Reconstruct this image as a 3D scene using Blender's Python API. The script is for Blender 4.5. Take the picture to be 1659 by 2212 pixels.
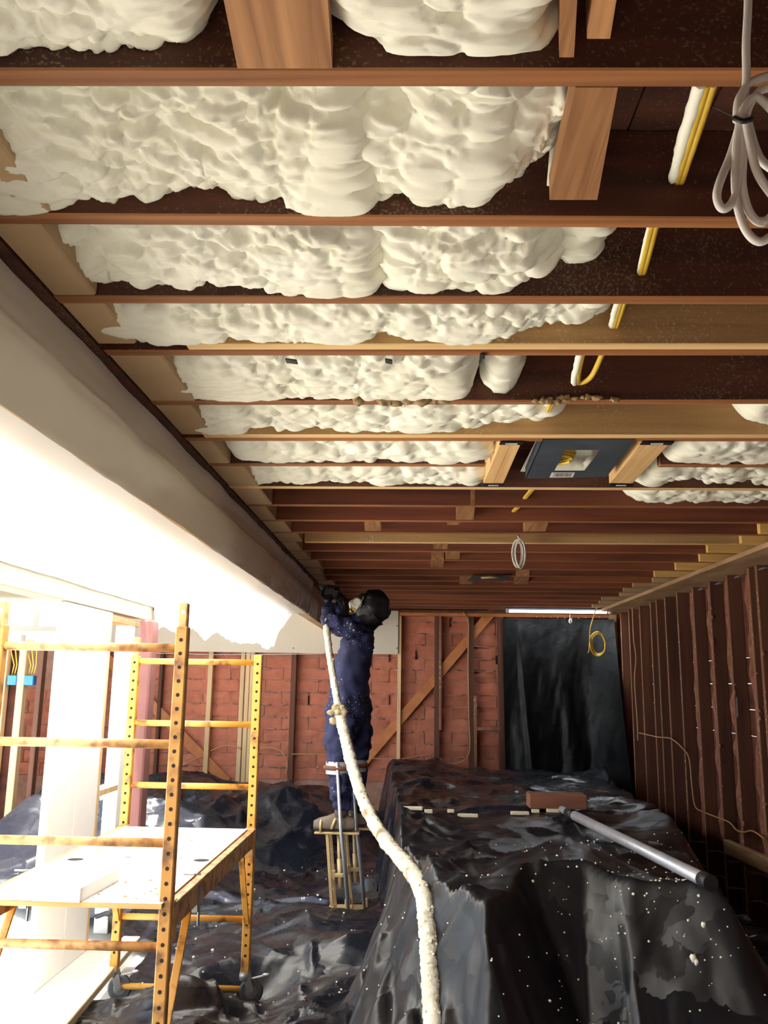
import bpy, bmesh, math, random
import numpy as np
from mathutils import Vector, Matrix, noise as mnoise

for o in list(bpy.data.objects): bpy.data.objects.remove(o)
SC = bpy.context.scene
COL = SC.collection
R_ = math.radians
random.seed(7)

# ------------------------------------------------------------------ camera
W_, H_, F_ = 1659.0, 2212.0, 1860.0
CZ = 1.66                                     # eye height
def _cam_axes(vpx=890.0, vpy=1480.0, roll=0.008):
    yc = Vector((vpx - W_/2, -(vpy - H_/2), F_)).normalized()
    u = Vector((math.sin(roll), math.cos(roll), 0))
    zc = (u - u.dot(yc)*yc).normalized()
    xc = yc.cross(zc)
    if xc.x < 0: xc = -xc
    return xc, yc, zc                         # world axes in camera coordinates
XC, YC, ZC = _cam_axes()
cam_d = bpy.data.cameras.new('camera')
cam = bpy.data.objects.new('camera', cam_d); COL.objects.link(cam)
cam_d.sensor_fit = 'VERTICAL'; cam_d.sensor_height = 24.0; cam_d.lens = F_/H_*24.0
cam_d.clip_start = 0.02; cam_d.clip_end = 500
right = Vector((XC.x, YC.x, ZC.x)); up = Vector((XC.y, YC.y, ZC.y)); fwd = Vector((XC.z, YC.z, ZC.z))
m = Matrix((right, up, -fwd)).transposed().to_4x4(); m.translation = Vector((0, 0, CZ))
cam.matrix_world = m
SC.camera = cam
def ray(px, py):
    c = Vector((px - W_/2, -(py - H_/2), F_))
    return Vector((XC.dot(c), YC.dot(c), ZC.dot(c)))
def at(px, py, x=None, y=None, z=None, slope=0.0):
    """the point of the place seen at a photo pixel, on a wall, a cross plane or a level"""
    d = ray(px, py)
    if x is not None: t = x/d.x
    elif y is not None: t = y/(d.y - slope*d.x)
    else: t = (z - CZ)/d.z
    return Vector((0, 0, CZ)) + t*d

# ------------------------------------------------------------------ world, sun, lights, exposure
SC.view_settings.view_transform = 'Standard'
SC.view_settings.look = 'None'
SC.view_settings.exposure = -0.5
SC.view_settings.gamma = 1.0
SC.view_settings.use_curve_mapping = False
wd = bpy.data.worlds.new('sky'); SC.world = wd; wd.use_nodes = True
nt = wd.node_tree; bg = nt.nodes['Background']
bg.inputs['Color'].default_value = (0.76, 0.88, 1.0, 1); bg.inputs['Strength'].default_value = 5.0
sun_d = bpy.data.lights.new('sun', 'SUN'); sun = bpy.data.objects.new('sun', sun_d); COL.objects.link(sun)
sun_d.energy = 50.0; sun_d.angle = R_(1.5); sun_d.color = (1.0, 0.94, 0.85)
sun.rotation_euler = Vector((0.16, 0.06, -1.0)).to_track_quat('-Z', 'Y').to_euler()
sun.location = (-6, 0, 8)

# ------------------------------------------------------------------ naming helpers
def link(o, parent=None):
    COL.objects.link(o)
    if parent is not None: o.parent = parent
    return o
def tag(o, label=None, cat=None, group=None, kind=None):
    if label: o['label'] = label
    if cat: o['category'] = cat
    if group: o['group'] = group
    if kind: o['kind'] = kind
    return o
def thing(name, label, cat, loc=(0, 0, 0), group=None):
    o = bpy.data.objects.new(name, None); o.empty_display_size = 0.1
    link(o); o.location = loc
    return tag(o, label, cat, group)

class MB:
    """collects shapes; build() links them as ONE mesh object"""
    def __init__(s): s.v = []; s.f = []; s.mi = []; s.sm = []
    def add(s, vs, fs, mi=0, smooth=False):
        b = len(s.v); s.v += [tuple(p) for p in vs]
        for f in fs:
            s.f.append(tuple(b+i for i in f)); s.mi.append(mi); s.sm.append(smooth)
    def box(s, lo, hi, bevel=0.0, mat=None, mis=None, mi=0):
        """axis box lo..hi through an optional matrix; mis = material per face (-x,+x,-y,+y,-z,+z)"""
        lo = Vector(lo); hi = Vector(hi)
        x0, y0, z0 = lo; x1, y1, z1 = hi
        if bevel <= 0:
            vs = [(x0,y0,z0),(x1,y0,z0),(x1,y1,z0),(x0,y1,z0),(x0,y0,z1),(x1,y0,z1),(x1,y1,z1),(x0,y1,z1)]
            fs = [(0,4,7,3),(1,2,6,5),(0,1,5,4),(3,7,6,2),(0,3,2,1),(4,5,6,7)]
            if mat is not None: vs = [mat @ Vector(p) for p in vs]
            b = len(s.v); s.v += [tuple(p) for p in vs]
            for i, f in enumerate(fs):
                s.f.append(tuple(b+k for k in f)); s.mi.append(mis[i] if mis else mi); s.sm.append(False)
            return
        b_ = bevel; vs = []; idx = {}
        for i, sx in enumerate((0, 1)):
            for j, sy in enumerate((0, 1)):
                for k, sz in enumerate((0, 1)):
                    c = [(x0, x1)[i], (y0, y1)[j], (z0, z1)[k]]
                    ins = [b_*(1-2*i), b_*(1-2*j), b_*(1-2*k)]
                    for a in range(3):
                        p = [c[q] + (0 if q == a else ins[q]) for q in range(3)]
                        idx[(i, j, k, a)] = len(vs); vs.append(p)
        fs = []; ms = []
        for a in range(3):
            o1, o2 = [(1, 2), (2, 0), (0, 1)][a]
            for sgn in (0, 1):
                q = []
                for (u, w) in ((0, 0), (1, 0), (1, 1), (0, 1)):
                    c = [0, 0, 0]; c[a] = sgn; c[o1] = u; c[o2] = w
                    q.append(idx[(c[0], c[1], c[2], a)])
                if sgn == 0: q.reverse()
                fs.append(tuple(q)); ms.append(mis[a*2+sgn] if mis else mi)
        for a in range(3):                     # edges along a
            o1, o2 = [(1, 2), (2, 0), (0, 1)][a]
            for u in (0, 1):
                for w in (0, 1):
                    c0 = [0, 0, 0]; c1 = [0, 0, 0]; c1[a] = 1
                    for c in (c0, c1): c[o1] = u; c[o2] = w
                    q = [idx[(*c0, o1)], idx[(*c1, o1)], idx[(*c1, o2)], idx[(*c0, o2)]]
                    if u == w: q.reverse()
                    fs.append(tuple(q)); ms.append(mis[4] if mis else mi)
        for i in (0, 1):
            for j in (0, 1):
                for k in (0, 1):
                    q = [idx[(i, j, k, a)] for a in range(3)]
                    if (i+j+k) % 2 == 0: q.reverse()
                    fs.append(tuple(q)); ms.append(mis[4] if mis else mi)
        if mat is not None: vs = [mat @ Vector(p) for p in vs]
        b = len(s.v); s.v += [tuple(p) for p in vs]
        for f, mm in zip(fs, ms):
            s.f.append(tuple(b+q for q in f)); s.mi.append(mm); s.sm.append(False)
    def beam(s, p, q, w, h, up=(0, 0, 1), bevel=0.0, mi=0):
        """bar from p to q, w wide (across up), h high (along up)"""
        p = Vector(p); q = Vector(q); d = q-p; L = d.length; d.normalize()
        u = Vector(up); sd = d.cross(u).normalized(); u2 = sd.cross(d).normalized()
        M = Matrix((d, -sd, u2)).transposed().to_4x4(); M.translation = p
        s.box((0, -w/2, -h/2), (L, w/2, h/2), bevel, M, mi=mi)
    def tube(s, pts, r, n=8, caps=True, mi=0, wob=0.0, seed=0, smooth=True):
        pts = [Vector(p) for p in pts]; N = len(pts)
        rs = r if isinstance(r, (list, tuple)) else [r]*N
        t0 = (pts[1]-pts[0]).normalized()
        a = Vector((0, 0, 1)) if abs(t0.z) < 0.9 else Vector((1, 0, 0))
        u = (a - a.dot(t0)*t0).normalized()
        vs = []; fs = []; rnd = random.Random(seed)
        for i in range(N):
            t = (pts[min(i+1, N-1)] - pts[max(i-1, 0)])
            t = t.normalized() if t.length > 1e-9 else t0
            u = (u - u.dot(t)*t)
            u = u.normalized() if u.length > 1e-6 else t.orthogonal().normalized()
            w = t.cross(u)
            for k in range(n):
                th = 2*math.pi*k/n
                rr = rs[i]*(1 + wob*(rnd.random()-0.5)*2)
                vs.append(pts[i] + rr*(math.cos(th)*u + math.sin(th)*w))
        for i in range(N-1):
            for k in range(n):
                k2 = (k+1) % n
                fs.append((i*n+k, i*n+k2, (i+1)*n+k2, (i+1)*n+k))
        s.add(vs, fs, mi, smooth)
        if caps:
            b = len(s.v) - len(vs)
            s.f.append(tuple(b+k for k in reversed(range(n)))); s.mi.append(mi); s.sm.append(False)
            s.f.append(tuple(b+(N-1)*n+k for k in range(n))); s.mi.append(mi); s.sm.append(False)
    def ball(s, c, r, nu=10, nv=7, mi=0, mat=None, wob=0, seed=0):
        c = Vector(c); r = Vector((r, r, r)) if not hasattr(r, '__len__') else Vector(r)
        rnd = random.Random(seed)
        vs = [(0, 0, 1)]
        for j in range(1, nv):
            a = math.pi*j/nv
            for i in range(nu):
                b = 2*math.pi*i/nu; vs.append((math.sin(a)*math.cos(b), math.sin(a)*math.sin(b), math.cos(a)))
        vs.append((0, 0, -1))
        fs = []
        for i in range(nu): fs.append((0, 1+i, 1+(i+1) % nu))
        for j in range(nv-2):
            for i in range(nu):
                a = 1+j*nu+i; b = 1+j*nu+(i+1) % nu
                fs.append((a, a+nu, b+nu, b))
        L = len(vs)-1
        for i in range(nu): fs.append((L, L-nu+(i+1) % nu, L-nu+i))
        out = []
        for v in vs:
            k = 1 + wob*(rnd.random()-0.5)*2
            p = Vector((v[0]*r.x*k, v[1]*r.y*k, v[2]*r.z*k))
            if mat is not None: p = mat @ p
            out.append(c+p)
        s.add(out, fs, mi, True)
    def disc(s, c, nrm, r, n=10, mi=0):
        c = Vector(c); nrm = Vector(nrm).normalized(); u = nrm.orthogonal().normalized(); w = nrm.cross(u)
        vs = [c + r*(math.cos(2*math.pi*k/n)*u + math.sin(2*math.pi*k/n)*w) for k in range(n)]
        s.add(vs, [tuple(range(n))], mi)
    def grid(s, P, mi=0, smooth=True, flip=False):
        """P = numpy (nu, nv, 3)"""
        nu, nv = P.shape[:2]
        idx = np.arange(nu*nv).reshape(nu, nv)
        q = np.stack([idx[:-1, :-1], idx[1:, :-1], idx[1:, 1:], idx[:-1, 1:]], -1).reshape(-1, 4)
        if flip: q = q[:, ::-1]
        s.add(P.reshape(-1, 3).tolist(), q.tolist(), mi, smooth)
    def build(s, name, mats, parent=None, loc=None):
        if not isinstance(mats, (list, tuple)): mats = [mats]
        me = bpy.data.meshes.new(name)
        me.from_pydata(s.v, [], s.f)
        for mt in mats: me.materials.append(mt)
        me.polygons.foreach_set('material_index', s.mi)
        me.polygons.foreach_set('use_smooth', s.sm)
        me.update()
        o = bpy.data.objects.new(name, me)
        link(o, parent)
        if parent is not None:
            # vertices are given in world space
            off = Vector(parent.location)
            pp = parent.parent
            while pp is not None: off += Vector(pp.location); pp = pp.parent
            me.transform(Matrix.Translation(-off))
        elif loc is not None:
            me.transform(Matrix.Translation(-Vector(loc))); o.location = loc
        return o

def fast_mesh(name, V, Q, mt, parent=None, loc=None):
    """one smooth mesh from numpy vertices and quads"""
    V = np.asarray(V, np.float64); Q = np.asarray(Q, np.int32)
    if loc is not None: V = V - np.array(loc)
    me = bpy.data.meshes.new(name); me.vertices.add(len(V)); me.vertices.foreach_set('co', V.astype(np.float32).ravel())
    me.loops.add(Q.size); me.loops.foreach_set('vertex_index', Q.ravel())
    me.polygons.add(len(Q)); me.polygons.foreach_set('loop_start', np.arange(0, Q.size, 4, dtype=np.int32))
    me.polygons.foreach_set('use_smooth', np.ones(len(Q), bool)); me.materials.append(mt)
    me.update(calc_edges=True); me.validate()
    o = bpy.data.objects.new(name, me); link(o, parent)
    if loc is not None: o.location = loc
    return o
def grid_quads(nu, nv, flip=False):
    idx = np.arange(nu*nv).reshape(nu, nv)
    q = np.stack([idx[:-1, :-1], idx[1:, :-1], idx[1:, 1:], idx[:-1, 1:]], -1).reshape(-1, 4)
    return q[:, ::-1] if flip else q

# ------------------------------------------------------------------ materials
def lin(r, g, b):
    f = lambda c: (c/12.92 if c <= 0.04045 else ((c+0.055)/1.055)**2.4)
    return (f(r/255), f(g/255), f(b/255), 1)
def mat(name, c1, c2=None, scale=(4, 4, 4), rough=0.6, metal=0.0, bump=0.0, bscale=None, contrast=0.5,
        detail=4, speck=None, speck_amt=0.0, speck_scale=60, spec=0.5, rnd=0.0, distort=0.0, rust=None, rust_amt=0.5, rust_scale=7):
    mt = bpy.data.materials.new(name); mt.use_nodes = True
    n = mt.node_tree.nodes; l = mt.node_tree.links
    b = n['Principled BSDF']; b.inputs['Roughness'].default_value = rough; b.inputs['Metallic'].default_value = metal
    b.inputs['Specular IOR Level'].default_value = spec
    if c2 is None:
        c2 = c1
    tc = n.new('ShaderNodeTexCoord'); mp = n.new('ShaderNodeMapping'); mp.inputs['Scale'].default_value = scale
    l.new(tc.outputs['Object'], mp.inputs['Vector'])
    oi = n.new('ShaderNodeObjectInfo'); mul = n.new('ShaderNodeMath'); mul.operation = 'MULTIPLY'; mul.inputs[1].default_value = 37.0
    l.new(oi.outputs['Random'], mul.inputs[0])
    nz = n.new('ShaderNodeTexNoise'); nz.noise_dimensions = '4D'; nz.inputs['Scale'].default_value = 1.0
    nz.inputs['Detail'].default_value = detail; nz.inputs['Distortion'].default_value = distort
    l.new(mp.outputs['Vector'], nz.inputs['Vector']); l.new(mul.outputs[0], nz.inputs['W'])
    cr = n.new('ShaderNodeValToRGB')
    cr.color_ramp.elements[0].position = 0.5-contrast/2; cr.color_ramp.elements[1].position = 0.5+contrast/2
    cr.color_ramp.elements[0].color = c1; cr.color_ramp.elements[1].color = c2
    l.new(nz.outputs['Fac'], cr.inputs['Fac'])
    out = cr.outputs['Color']
    def mix(a, bcol, fac):
        mx = n.new('ShaderNodeMix'); mx.data_type = 'RGBA'
        l.new(a, mx.inputs[6]); mx.inputs[7].default_value = bcol; l.new(fac, mx.inputs[0]); return mx.outputs[2]
    if rust is not None:
        rz = n.new('ShaderNodeTexNoise'); rz.inputs['Scale'].default_value = rust_scale; rz.inputs['Detail'].default_value = 6
        l.new(tc.outputs['Object'], rz.inputs['Vector'])
        rr = n.new('ShaderNodeValToRGB'); rr.color_ramp.elements[0].position = 0.62-0.25*rust_amt; rr.color_ramp.elements[1].position = 0.75-0.2*rust_amt
        l.new(rz.outputs['Fac'], rr.inputs['Fac']); out = mix(out, rust, rr.outputs['Color'])
    if speck is not None:
        sz = n.new('ShaderNodeTexNoise'); sz.inputs['Scale'].default_value = speck_scale; sz.inputs['Detail'].default_value = 3
        l.new(tc.outputs['Object'], sz.inputs['Vector'])
        lz = n.new('ShaderNodeTexNoise'); lz.inputs['Scale'].default_value = 2.3; lz.inputs['Detail'].default_value = 2
        l.new(tc.outputs['Object'], lz.inputs['Vector'])
        ad = n.new('ShaderNodeMath'); ad.operation = 'MULTIPLY_ADD'; ad.inputs[1].default_value = 0.5
        l.new(lz.outputs['Fac'], ad.inputs[0]); l.new(sz.outputs['Fac'], ad.inputs[2])
        rr = n.new('ShaderNodeValToRGB'); rr.color_ramp.elements[0].position = 0.98-0.28*speck_amt; rr.color_ramp.elements[1].position = min(1.0, 1.12-0.28*speck_amt)
        l.new(ad.outputs[0], rr.inputs['Fac']); out = mix(out, speck, rr.outputs['Color'])
    if rnd > 0:
        hv = n.new('ShaderNodeHueSaturation'); mr = n.new('ShaderNodeMapRange')
        mr.inputs[3].default_value = 1-rnd; mr.inputs[4].default_value = 1+rnd
        l.new(oi.outputs['Random'], mr.inputs[0]); l.new(mr.outputs[0], hv.inputs['Value']); l.new(out, hv.inputs['Color']); out = hv.outputs['Color']
    l.new(out, b.inputs['Base Color'])
    if bump > 0:
        bp = n.new('ShaderNodeBump'); bp.inputs['Strength'].default_value = bump; bp.inputs['Distance'].default_value = 0.01
        if bscale is None: l.new(nz.outputs['Fac'], bp.inputs['Height'])
        else:
            bz = n.new('ShaderNodeTexNoise'); bz.inputs['Scale'].default_value = bscale; bz.inputs['Detail'].default_value = 5
            l.new(tc.outputs['Object'], bz.inputs['Vector']); l.new(bz.outputs['Fac'], bp.inputs['Height'])
        l.new(bp.outputs['Normal'], b.inputs['Normal'])
    return mt
CREAM = lin(205, 200, 170)
M = {}
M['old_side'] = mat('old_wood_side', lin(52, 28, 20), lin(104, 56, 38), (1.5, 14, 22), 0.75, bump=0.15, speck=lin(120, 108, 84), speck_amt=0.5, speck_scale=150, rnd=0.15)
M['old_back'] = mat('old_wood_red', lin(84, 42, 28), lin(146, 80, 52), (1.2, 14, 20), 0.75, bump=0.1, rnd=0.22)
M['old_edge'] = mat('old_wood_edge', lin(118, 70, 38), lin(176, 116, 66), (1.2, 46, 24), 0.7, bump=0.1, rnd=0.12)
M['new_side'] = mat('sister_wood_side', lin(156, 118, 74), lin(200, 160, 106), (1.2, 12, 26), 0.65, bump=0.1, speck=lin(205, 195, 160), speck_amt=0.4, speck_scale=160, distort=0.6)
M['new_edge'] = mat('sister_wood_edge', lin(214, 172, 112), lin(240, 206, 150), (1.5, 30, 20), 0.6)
M['block'] = mat('blocking_wood', lin(126, 80, 46), lin(192, 140, 92), (26, 1.4, 26), 0.65, bump=0.12, rnd=0.12, distort=1.6, contrast=0.42)
M['tan_block'] = mat('tan_board', lin(170, 140, 104), lin(206, 176, 134), (3, 2, 20), 0.7, rnd=0.08)
M['yellow_block'] = mat('fresh_pine', lin(224, 168, 84), lin(246, 204, 128), (2, 20, 20), 0.6, rnd=0.08)
M['pine_y'] = mat('fresh_pine_grain', lin(206, 156, 96), lin(240, 202, 146), (60, 1.5, 30), 0.6, distort=0.7)
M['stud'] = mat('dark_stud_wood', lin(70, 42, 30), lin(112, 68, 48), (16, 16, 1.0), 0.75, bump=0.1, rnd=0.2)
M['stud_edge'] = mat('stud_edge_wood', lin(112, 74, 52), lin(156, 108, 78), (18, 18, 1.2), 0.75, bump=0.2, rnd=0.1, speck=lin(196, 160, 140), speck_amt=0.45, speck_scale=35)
M['pale_stud'] = mat('pale_stud_wood', lin(196, 160, 116), lin(228, 196, 150), (20, 20, 1.2), 0.65, rnd=0.08)
M['brace'] = mat('brace_wood', lin(164, 96, 54), lin(204, 132, 80), (6, 6, 6), 0.7, rnd=0.1)
M['brick'] = mat('red_brick', lin(170, 98, 76), lin(200, 126, 100), (9, 9, 9), 0.9, bump=0.25, bscale=70, rnd=0.12)
M['mortar'] = mat('mortar', lin(150, 108, 92), lin(190, 150, 132), (12, 12, 12), 0.95, bump=0.4, bscale=40)
M['foam'] = mat('spray_foam', lin(238, 236, 214), lin(248, 247, 232), (5, 5, 5), 0.55, bump=0.12, bscale=120, spec=0.35)
M['plate'] = mat('rough_plate_wood', lin(150, 112, 78), lin(204, 172, 130), (6, 3, 20), 0.8, bump=0.3, bscale=30)
M['sheath'] = mat('dark_sheathing', lin(70, 36, 26), lin(112, 62, 44), (3, 3, 12), 0.85, rnd=0.15)
M['blob'] = mat('pink_mortar', lin(120, 74, 60), lin(166, 112, 92), (20, 20, 20), 0.95)
M['drywall'] = mat('drywall', lin(204, 194, 178), lin(214, 206, 190), (2, 2, 2), 0.9)
M['white'] = mat('white_board', lin(238, 236, 232), lin(248, 247, 244), (3, 3, 3), 0.7)
M['cream'] = mat('cream_header', lin(150, 138, 114), lin(170, 158, 134), (2, 0.5, 2), 0.7)
M['red'] = mat('red_primer', lin(128, 84, 82), lin(146, 100, 96), (5, 5, 5), 0.6)
M['yellow'] = mat('yellow_paint', lin(206, 146, 52), lin(226, 168, 78), (8, 8, 8), 0.45, rust=lin(132, 84, 44), rust_amt=0.35, rust_scale=14, bump=0.05)
M['yellow_shaded'] = mat('shaded_yellow_paint', lin(172, 120, 54), lin(198, 146, 76), (8, 8, 8), 0.5, rust=lin(112, 76, 44), rust_amt=0.5, rust_scale=12, bump=0.05)  # for the near posts: shade put into the yellow, plus rust
M['rail'] = mat('worn_yellow_tube', lin(196, 142, 84), lin(216, 168, 110), (8, 8, 8), 0.5, rust=lin(146, 100, 62), rust_amt=0.6, rust_scale=18)
M['hole'] = mat('dark_hole', lin(36, 26, 18), None, rough=0.9)
M['platform'] = mat('white_platform', lin(232, 228, 222), lin(246, 244, 240), (4, 4, 4), 0.6, speck=lin(150, 140, 126), speck_amt=0.12, speck_scale=24)
M['ply'] = mat('plywood_edge', lin(190, 140, 80), lin(216, 172, 112), (2, 2, 60), 0.7)
M['grey_metal'] = mat('grey_steel', lin(150, 152, 156), lin(180, 182, 186), (10, 10, 10), 0.4, 0.7)
M['alu'] = mat('aluminium', lin(176, 178, 186), lin(200, 202, 208), (10, 10, 10), 0.42, 0.45)
M['stilt'] = mat('tan_stilt_metal', lin(188, 158, 110), lin(214, 188, 142), (14, 14, 14), 0.45, 0.3, speck=lin(220, 212, 190), speck_amt=0.4, speck_scale=60)
M['rubber'] = mat('grey_rubber', lin(70, 74, 80), lin(96, 100, 106), (10, 10, 10), 0.6)
M['black'] = mat('black_part', lin(18, 18, 20), lin(30, 30, 32), (10, 10, 10), 0.5)
M['navy'] = mat('navy_coverall', lin(24, 28, 62), lin(38, 44, 86), (4, 4, 4), 0.8, bump=0.35, bscale=9, speck=lin(214, 214, 214), speck_amt=0.1, speck_scale=80)
M['hood'] = mat('black_hood', lin(16, 17, 22), lin(34, 35, 42), (9, 9, 9), 0.5, bump=0.5, bscale=14, speck=lin(200, 196, 180), speck_amt=0.25, speck_scale=30)
M['boot'] = mat('dusty_boot', lin(90, 78, 68), lin(130, 116, 102), (12, 12, 12), 0.8)
M['glove'] = mat('black_glove', lin(20, 20, 22), lin(34, 34, 36), (12, 12, 12), 0.6)
M['skin'] = mat('skin', lin(190, 140, 112), lin(204, 156, 128), (8, 8, 8), 0.5)
M['hose'] = mat('foam_caked_hose', lin(206, 198, 172), lin(232, 228, 212), (14, 14, 14), 0.85, bump=0.8, bscale=60, rust=lin(150, 130, 96), rust_amt=0.2, rust_scale=9)
M['rag'] = mat('matted_rag', lin(150, 132, 96), lin(206, 192, 156), (30, 30, 30), 0.95, bump=0.8, bscale=60)
M['cable_w'] = mat('white_cable', lin(214, 210, 200), lin(230, 226, 218), (10, 10, 10), 0.5)
M['cable_y'] = mat('yellow_cable', lin(206, 168, 50), lin(226, 190, 76), (10, 10, 10), 0.5)
M['cable_t'] = mat('tan_cable', lin(176, 132, 88), lin(196, 150, 104), (10, 10, 10), 0.6)
M['blue'] = mat('blue_box', lin(40, 112, 176), lin(60, 130, 190), (10, 10, 10), 0.5)
M['steel_blue'] = mat('dark_galvanised', lin(66, 74, 84), lin(96, 104, 114), (6, 6, 6), 0.45, 0.4)
M['label'] = mat('white_label', lin(226, 226, 226), None, rough=0.6)
M['concrete'] = mat('concrete', lin(186, 182, 174), lin(206, 202, 194), (3, 3, 3), 0.85, bump=0.2, bscale=20)
M['pale_plank'] = mat('pale_plank', lin(212, 202, 172), lin(232, 224, 200), (10, 1, 10), 0.7)
M['ochre'] = mat('dirty_foam', lin(140, 112, 78), lin(190, 164, 120), (30, 30, 30), 0.95, bump=0.8, bscale=50)

M['redwood'] = mat('weathered_timber', lin(120, 74, 56), lin(158, 104, 80), (3, 16, 16), 0.75, bump=0.1)
M['strap'] = mat('brown_webbing', lin(96, 58, 46), lin(124, 78, 62), (30, 30, 30), 0.85)
def plastic_black(name, tint=(24, 25, 29), rough=0.33, bump=0.5, spec=0.5, facet=0.4):
    mt = bpy.data.materials.new(name); mt.use_nodes = True
    n = mt.node_tree.nodes; l = mt.node_tree.links; b = n['Principled BSDF']
    b.inputs['Base Color'].default_value = lin(*tint); b.inputs['Specular IOR Level'].default_value = spec
    tc = n.new('ShaderNodeTexCoord')
    nz = n.new('ShaderNodeTexNoise'); nz.inputs['Scale'].default_value = 7; nz.inputs['Detail'].default_value = 3; nz.inputs['Distortion'].default_value = 1.2
    l.new(tc.outputs['Object'], nz.inputs['Vector'])
    ad = nz
    bp = n.new('ShaderNodeBump'); bp.inputs['Strength'].default_value = bump; bp.inputs['Distance'].default_value = 0.02
    l.new(ad.outputs['Fac'], bp.inputs['Height'])
    prev = bp.outputs['Normal']
    for sc_, am in ((2.2, facet), (6.0, facet*0.4)):        # flat creased facets
        vo = n.new('ShaderNodeTexVoronoi'); vo.inputs['Scale'].default_value = sc_; vo.inputs['Randomness'].default_value = 1.0
        ws = n.new('ShaderNodeVectorMath'); ws.operation = 'MULTIPLY_ADD'; ws.inputs[1].default_value = (0.12, 0.12, 0.12)
        l.new(nz.outputs['Color'], ws.inputs[0]); l.new(tc.outputs['Object'], ws.inputs[2]); l.new(ws.outputs[0], vo.inputs['Vector'])
        s1 = n.new('ShaderNodeVectorMath'); s1.operation = 'SUBTRACT'; s1.inputs[1].default_value = (0.5, 0.5, 0.5); l.new(vo.outputs['Color'], s1.inputs[0])
        s2 = n.new('ShaderNodeVectorMath'); s2.operation = 'MULTIPLY_ADD'; s2.inputs[1].default_value = (am, am, am)
        l.new(s1.outputs[0], s2.inputs[0]); l.new(prev, s2.inputs[2])
        s3 = n.new('ShaderNodeVectorMath'); s3.operation = 'NORMALIZE'; l.new(s2.outputs[0], s3.inputs[0]); prev = s3.outputs[0]
    l.new(prev, b.inputs['Normal'])
    rr = n.new('ShaderNodeMapRange'); rr.inputs[3].default_value = rough-0.1; rr.inputs[4].default_value = rough+0.16
    l.new(nz.outputs['Fac'], rr.inputs[0]); l.new(rr.outputs[0], b.inputs['Roughness'])
    return mt
M['poly_black'] = plastic_black('black_poly', (26, 29, 38), 0.25, 0.06, 0.38, 0.55)
M['poly_pile'] = plastic_black('black_poly_dusty', (26, 26, 30), 0.33, 0.06, 0.42, 0.38)
M['poly_door'] = plastic_black('black_poly_door', (9, 10, 12), 0.42, 0.2, 0.22, 0.12)
def sheet_mat(name, col, trans=0.6, rough=0.35, transp=0.0):
    mt = bpy.data.materials.new(name); mt.use_nodes = True
    n = mt.node_tree.nodes; l = mt.node_tree.links
    b = n['Principled BSDF']; b.inputs['Base Color'].default_value = col; b.inputs['Roughness'].default_value = rough
    t = n.new('ShaderNodeBsdfTranslucent'); t.inputs['Color'].default_value = col
    mx = n.new('ShaderNodeMixShader'); mx.inputs[0].default_value = trans
    l.new(b.outputs[0], mx.inputs[1]); l.new(t.outputs[0], mx.inputs[2])
    last = mx.outputs[0]
    if transp > 0:
        tp = n.new('ShaderNodeBsdfTransparent'); m2 = n.new('ShaderNodeMixShader'); m2.inputs[0].default_value = transp
        l.new(last, m2.inputs[1]); l.new(tp.outputs[0], m2.inputs[2]); last = m2.outputs[0]
    l.new(last, n['Material Output'].inputs['Surface'])
    return mt
M['sheet'] = sheet_mat('white_poly_sheet', lin(244, 243, 240), 0.7)
M['wrap'] = sheet_mat('beam_wrap_poly', lin(222, 215, 204), 0.0, 0.34)
def emit(name, col, s):
    mt = bpy.data.materials.new(name); mt.use_nodes = True
    b = mt.node_tree.nodes['Principled BSDF']; b.inputs['Base Color'].default_value = (1, 1, 1, 1)
    b.inputs['Emission Color'].default_value = col; b.inputs['Emission Strength'].default_value = s
    return mt
M['tube'] = emit('fluorescent_tube', (0.9, 0.96, 1.0, 1), 9.0)

# ------------------------------------------------------------------ numpy noise
def vnoise(x, y, seed=0):
    xi = np.floor(x).astype(np.int64); yi = np.floor(y).astype(np.int64)
    fx = x-xi; fy = y-yi; fx = fx*fx*(3-2*fx); fy = fy*fy*(3-2*fy)
    def h(a, b):
        n = (a*374761393 + b*668265263 + seed*974634777) & 0xffffffff
        n = ((n ^ (n >> 13))*1274126177) & 0xffffffff
        return ((n ^ (n >> 16)) & 0xffff)/65535.0
    return (h(xi, yi)*(1-fx)+h(xi+1, yi)*fx)*(1-fy) + (h(xi, yi+1)*(1-fx)+h(xi+1, yi+1)*fx)*fy
def fbm(x, y, seed=0, o=4):
    s = 0; a = 1.0; t = 0
    for k in range(o):
        s = s + a*vnoise(x*2**k, y*2**k, seed+k*17); t += a; a *= 0.5
    return s/t
def crumple(x, y, seed=0, base=1.4):
    """sharp fold lines like creased plastic, 0..1"""
    rs = np.random.RandomState(seed); s = 0; t = 0
    for k in range(11):
        th = rs.rand()*math.pi; fr = base*(1+k*0.42); ph = rs.rand()*9
        u = (x*math.cos(th)+y*math.sin(th))*fr + ph + 1.5*vnoise(x*1.1+k*3.1, y*1.1, seed+k)
        tri = np.abs((u % 1.0)*2-1)
        a = 1.0/(1+0.45*k)
        wgt = vnoise(x*1.6+7*k, y*1.6, seed+50+k)**1.5
        s = s + a*tri*wgt; t += a
    return s/t

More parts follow.
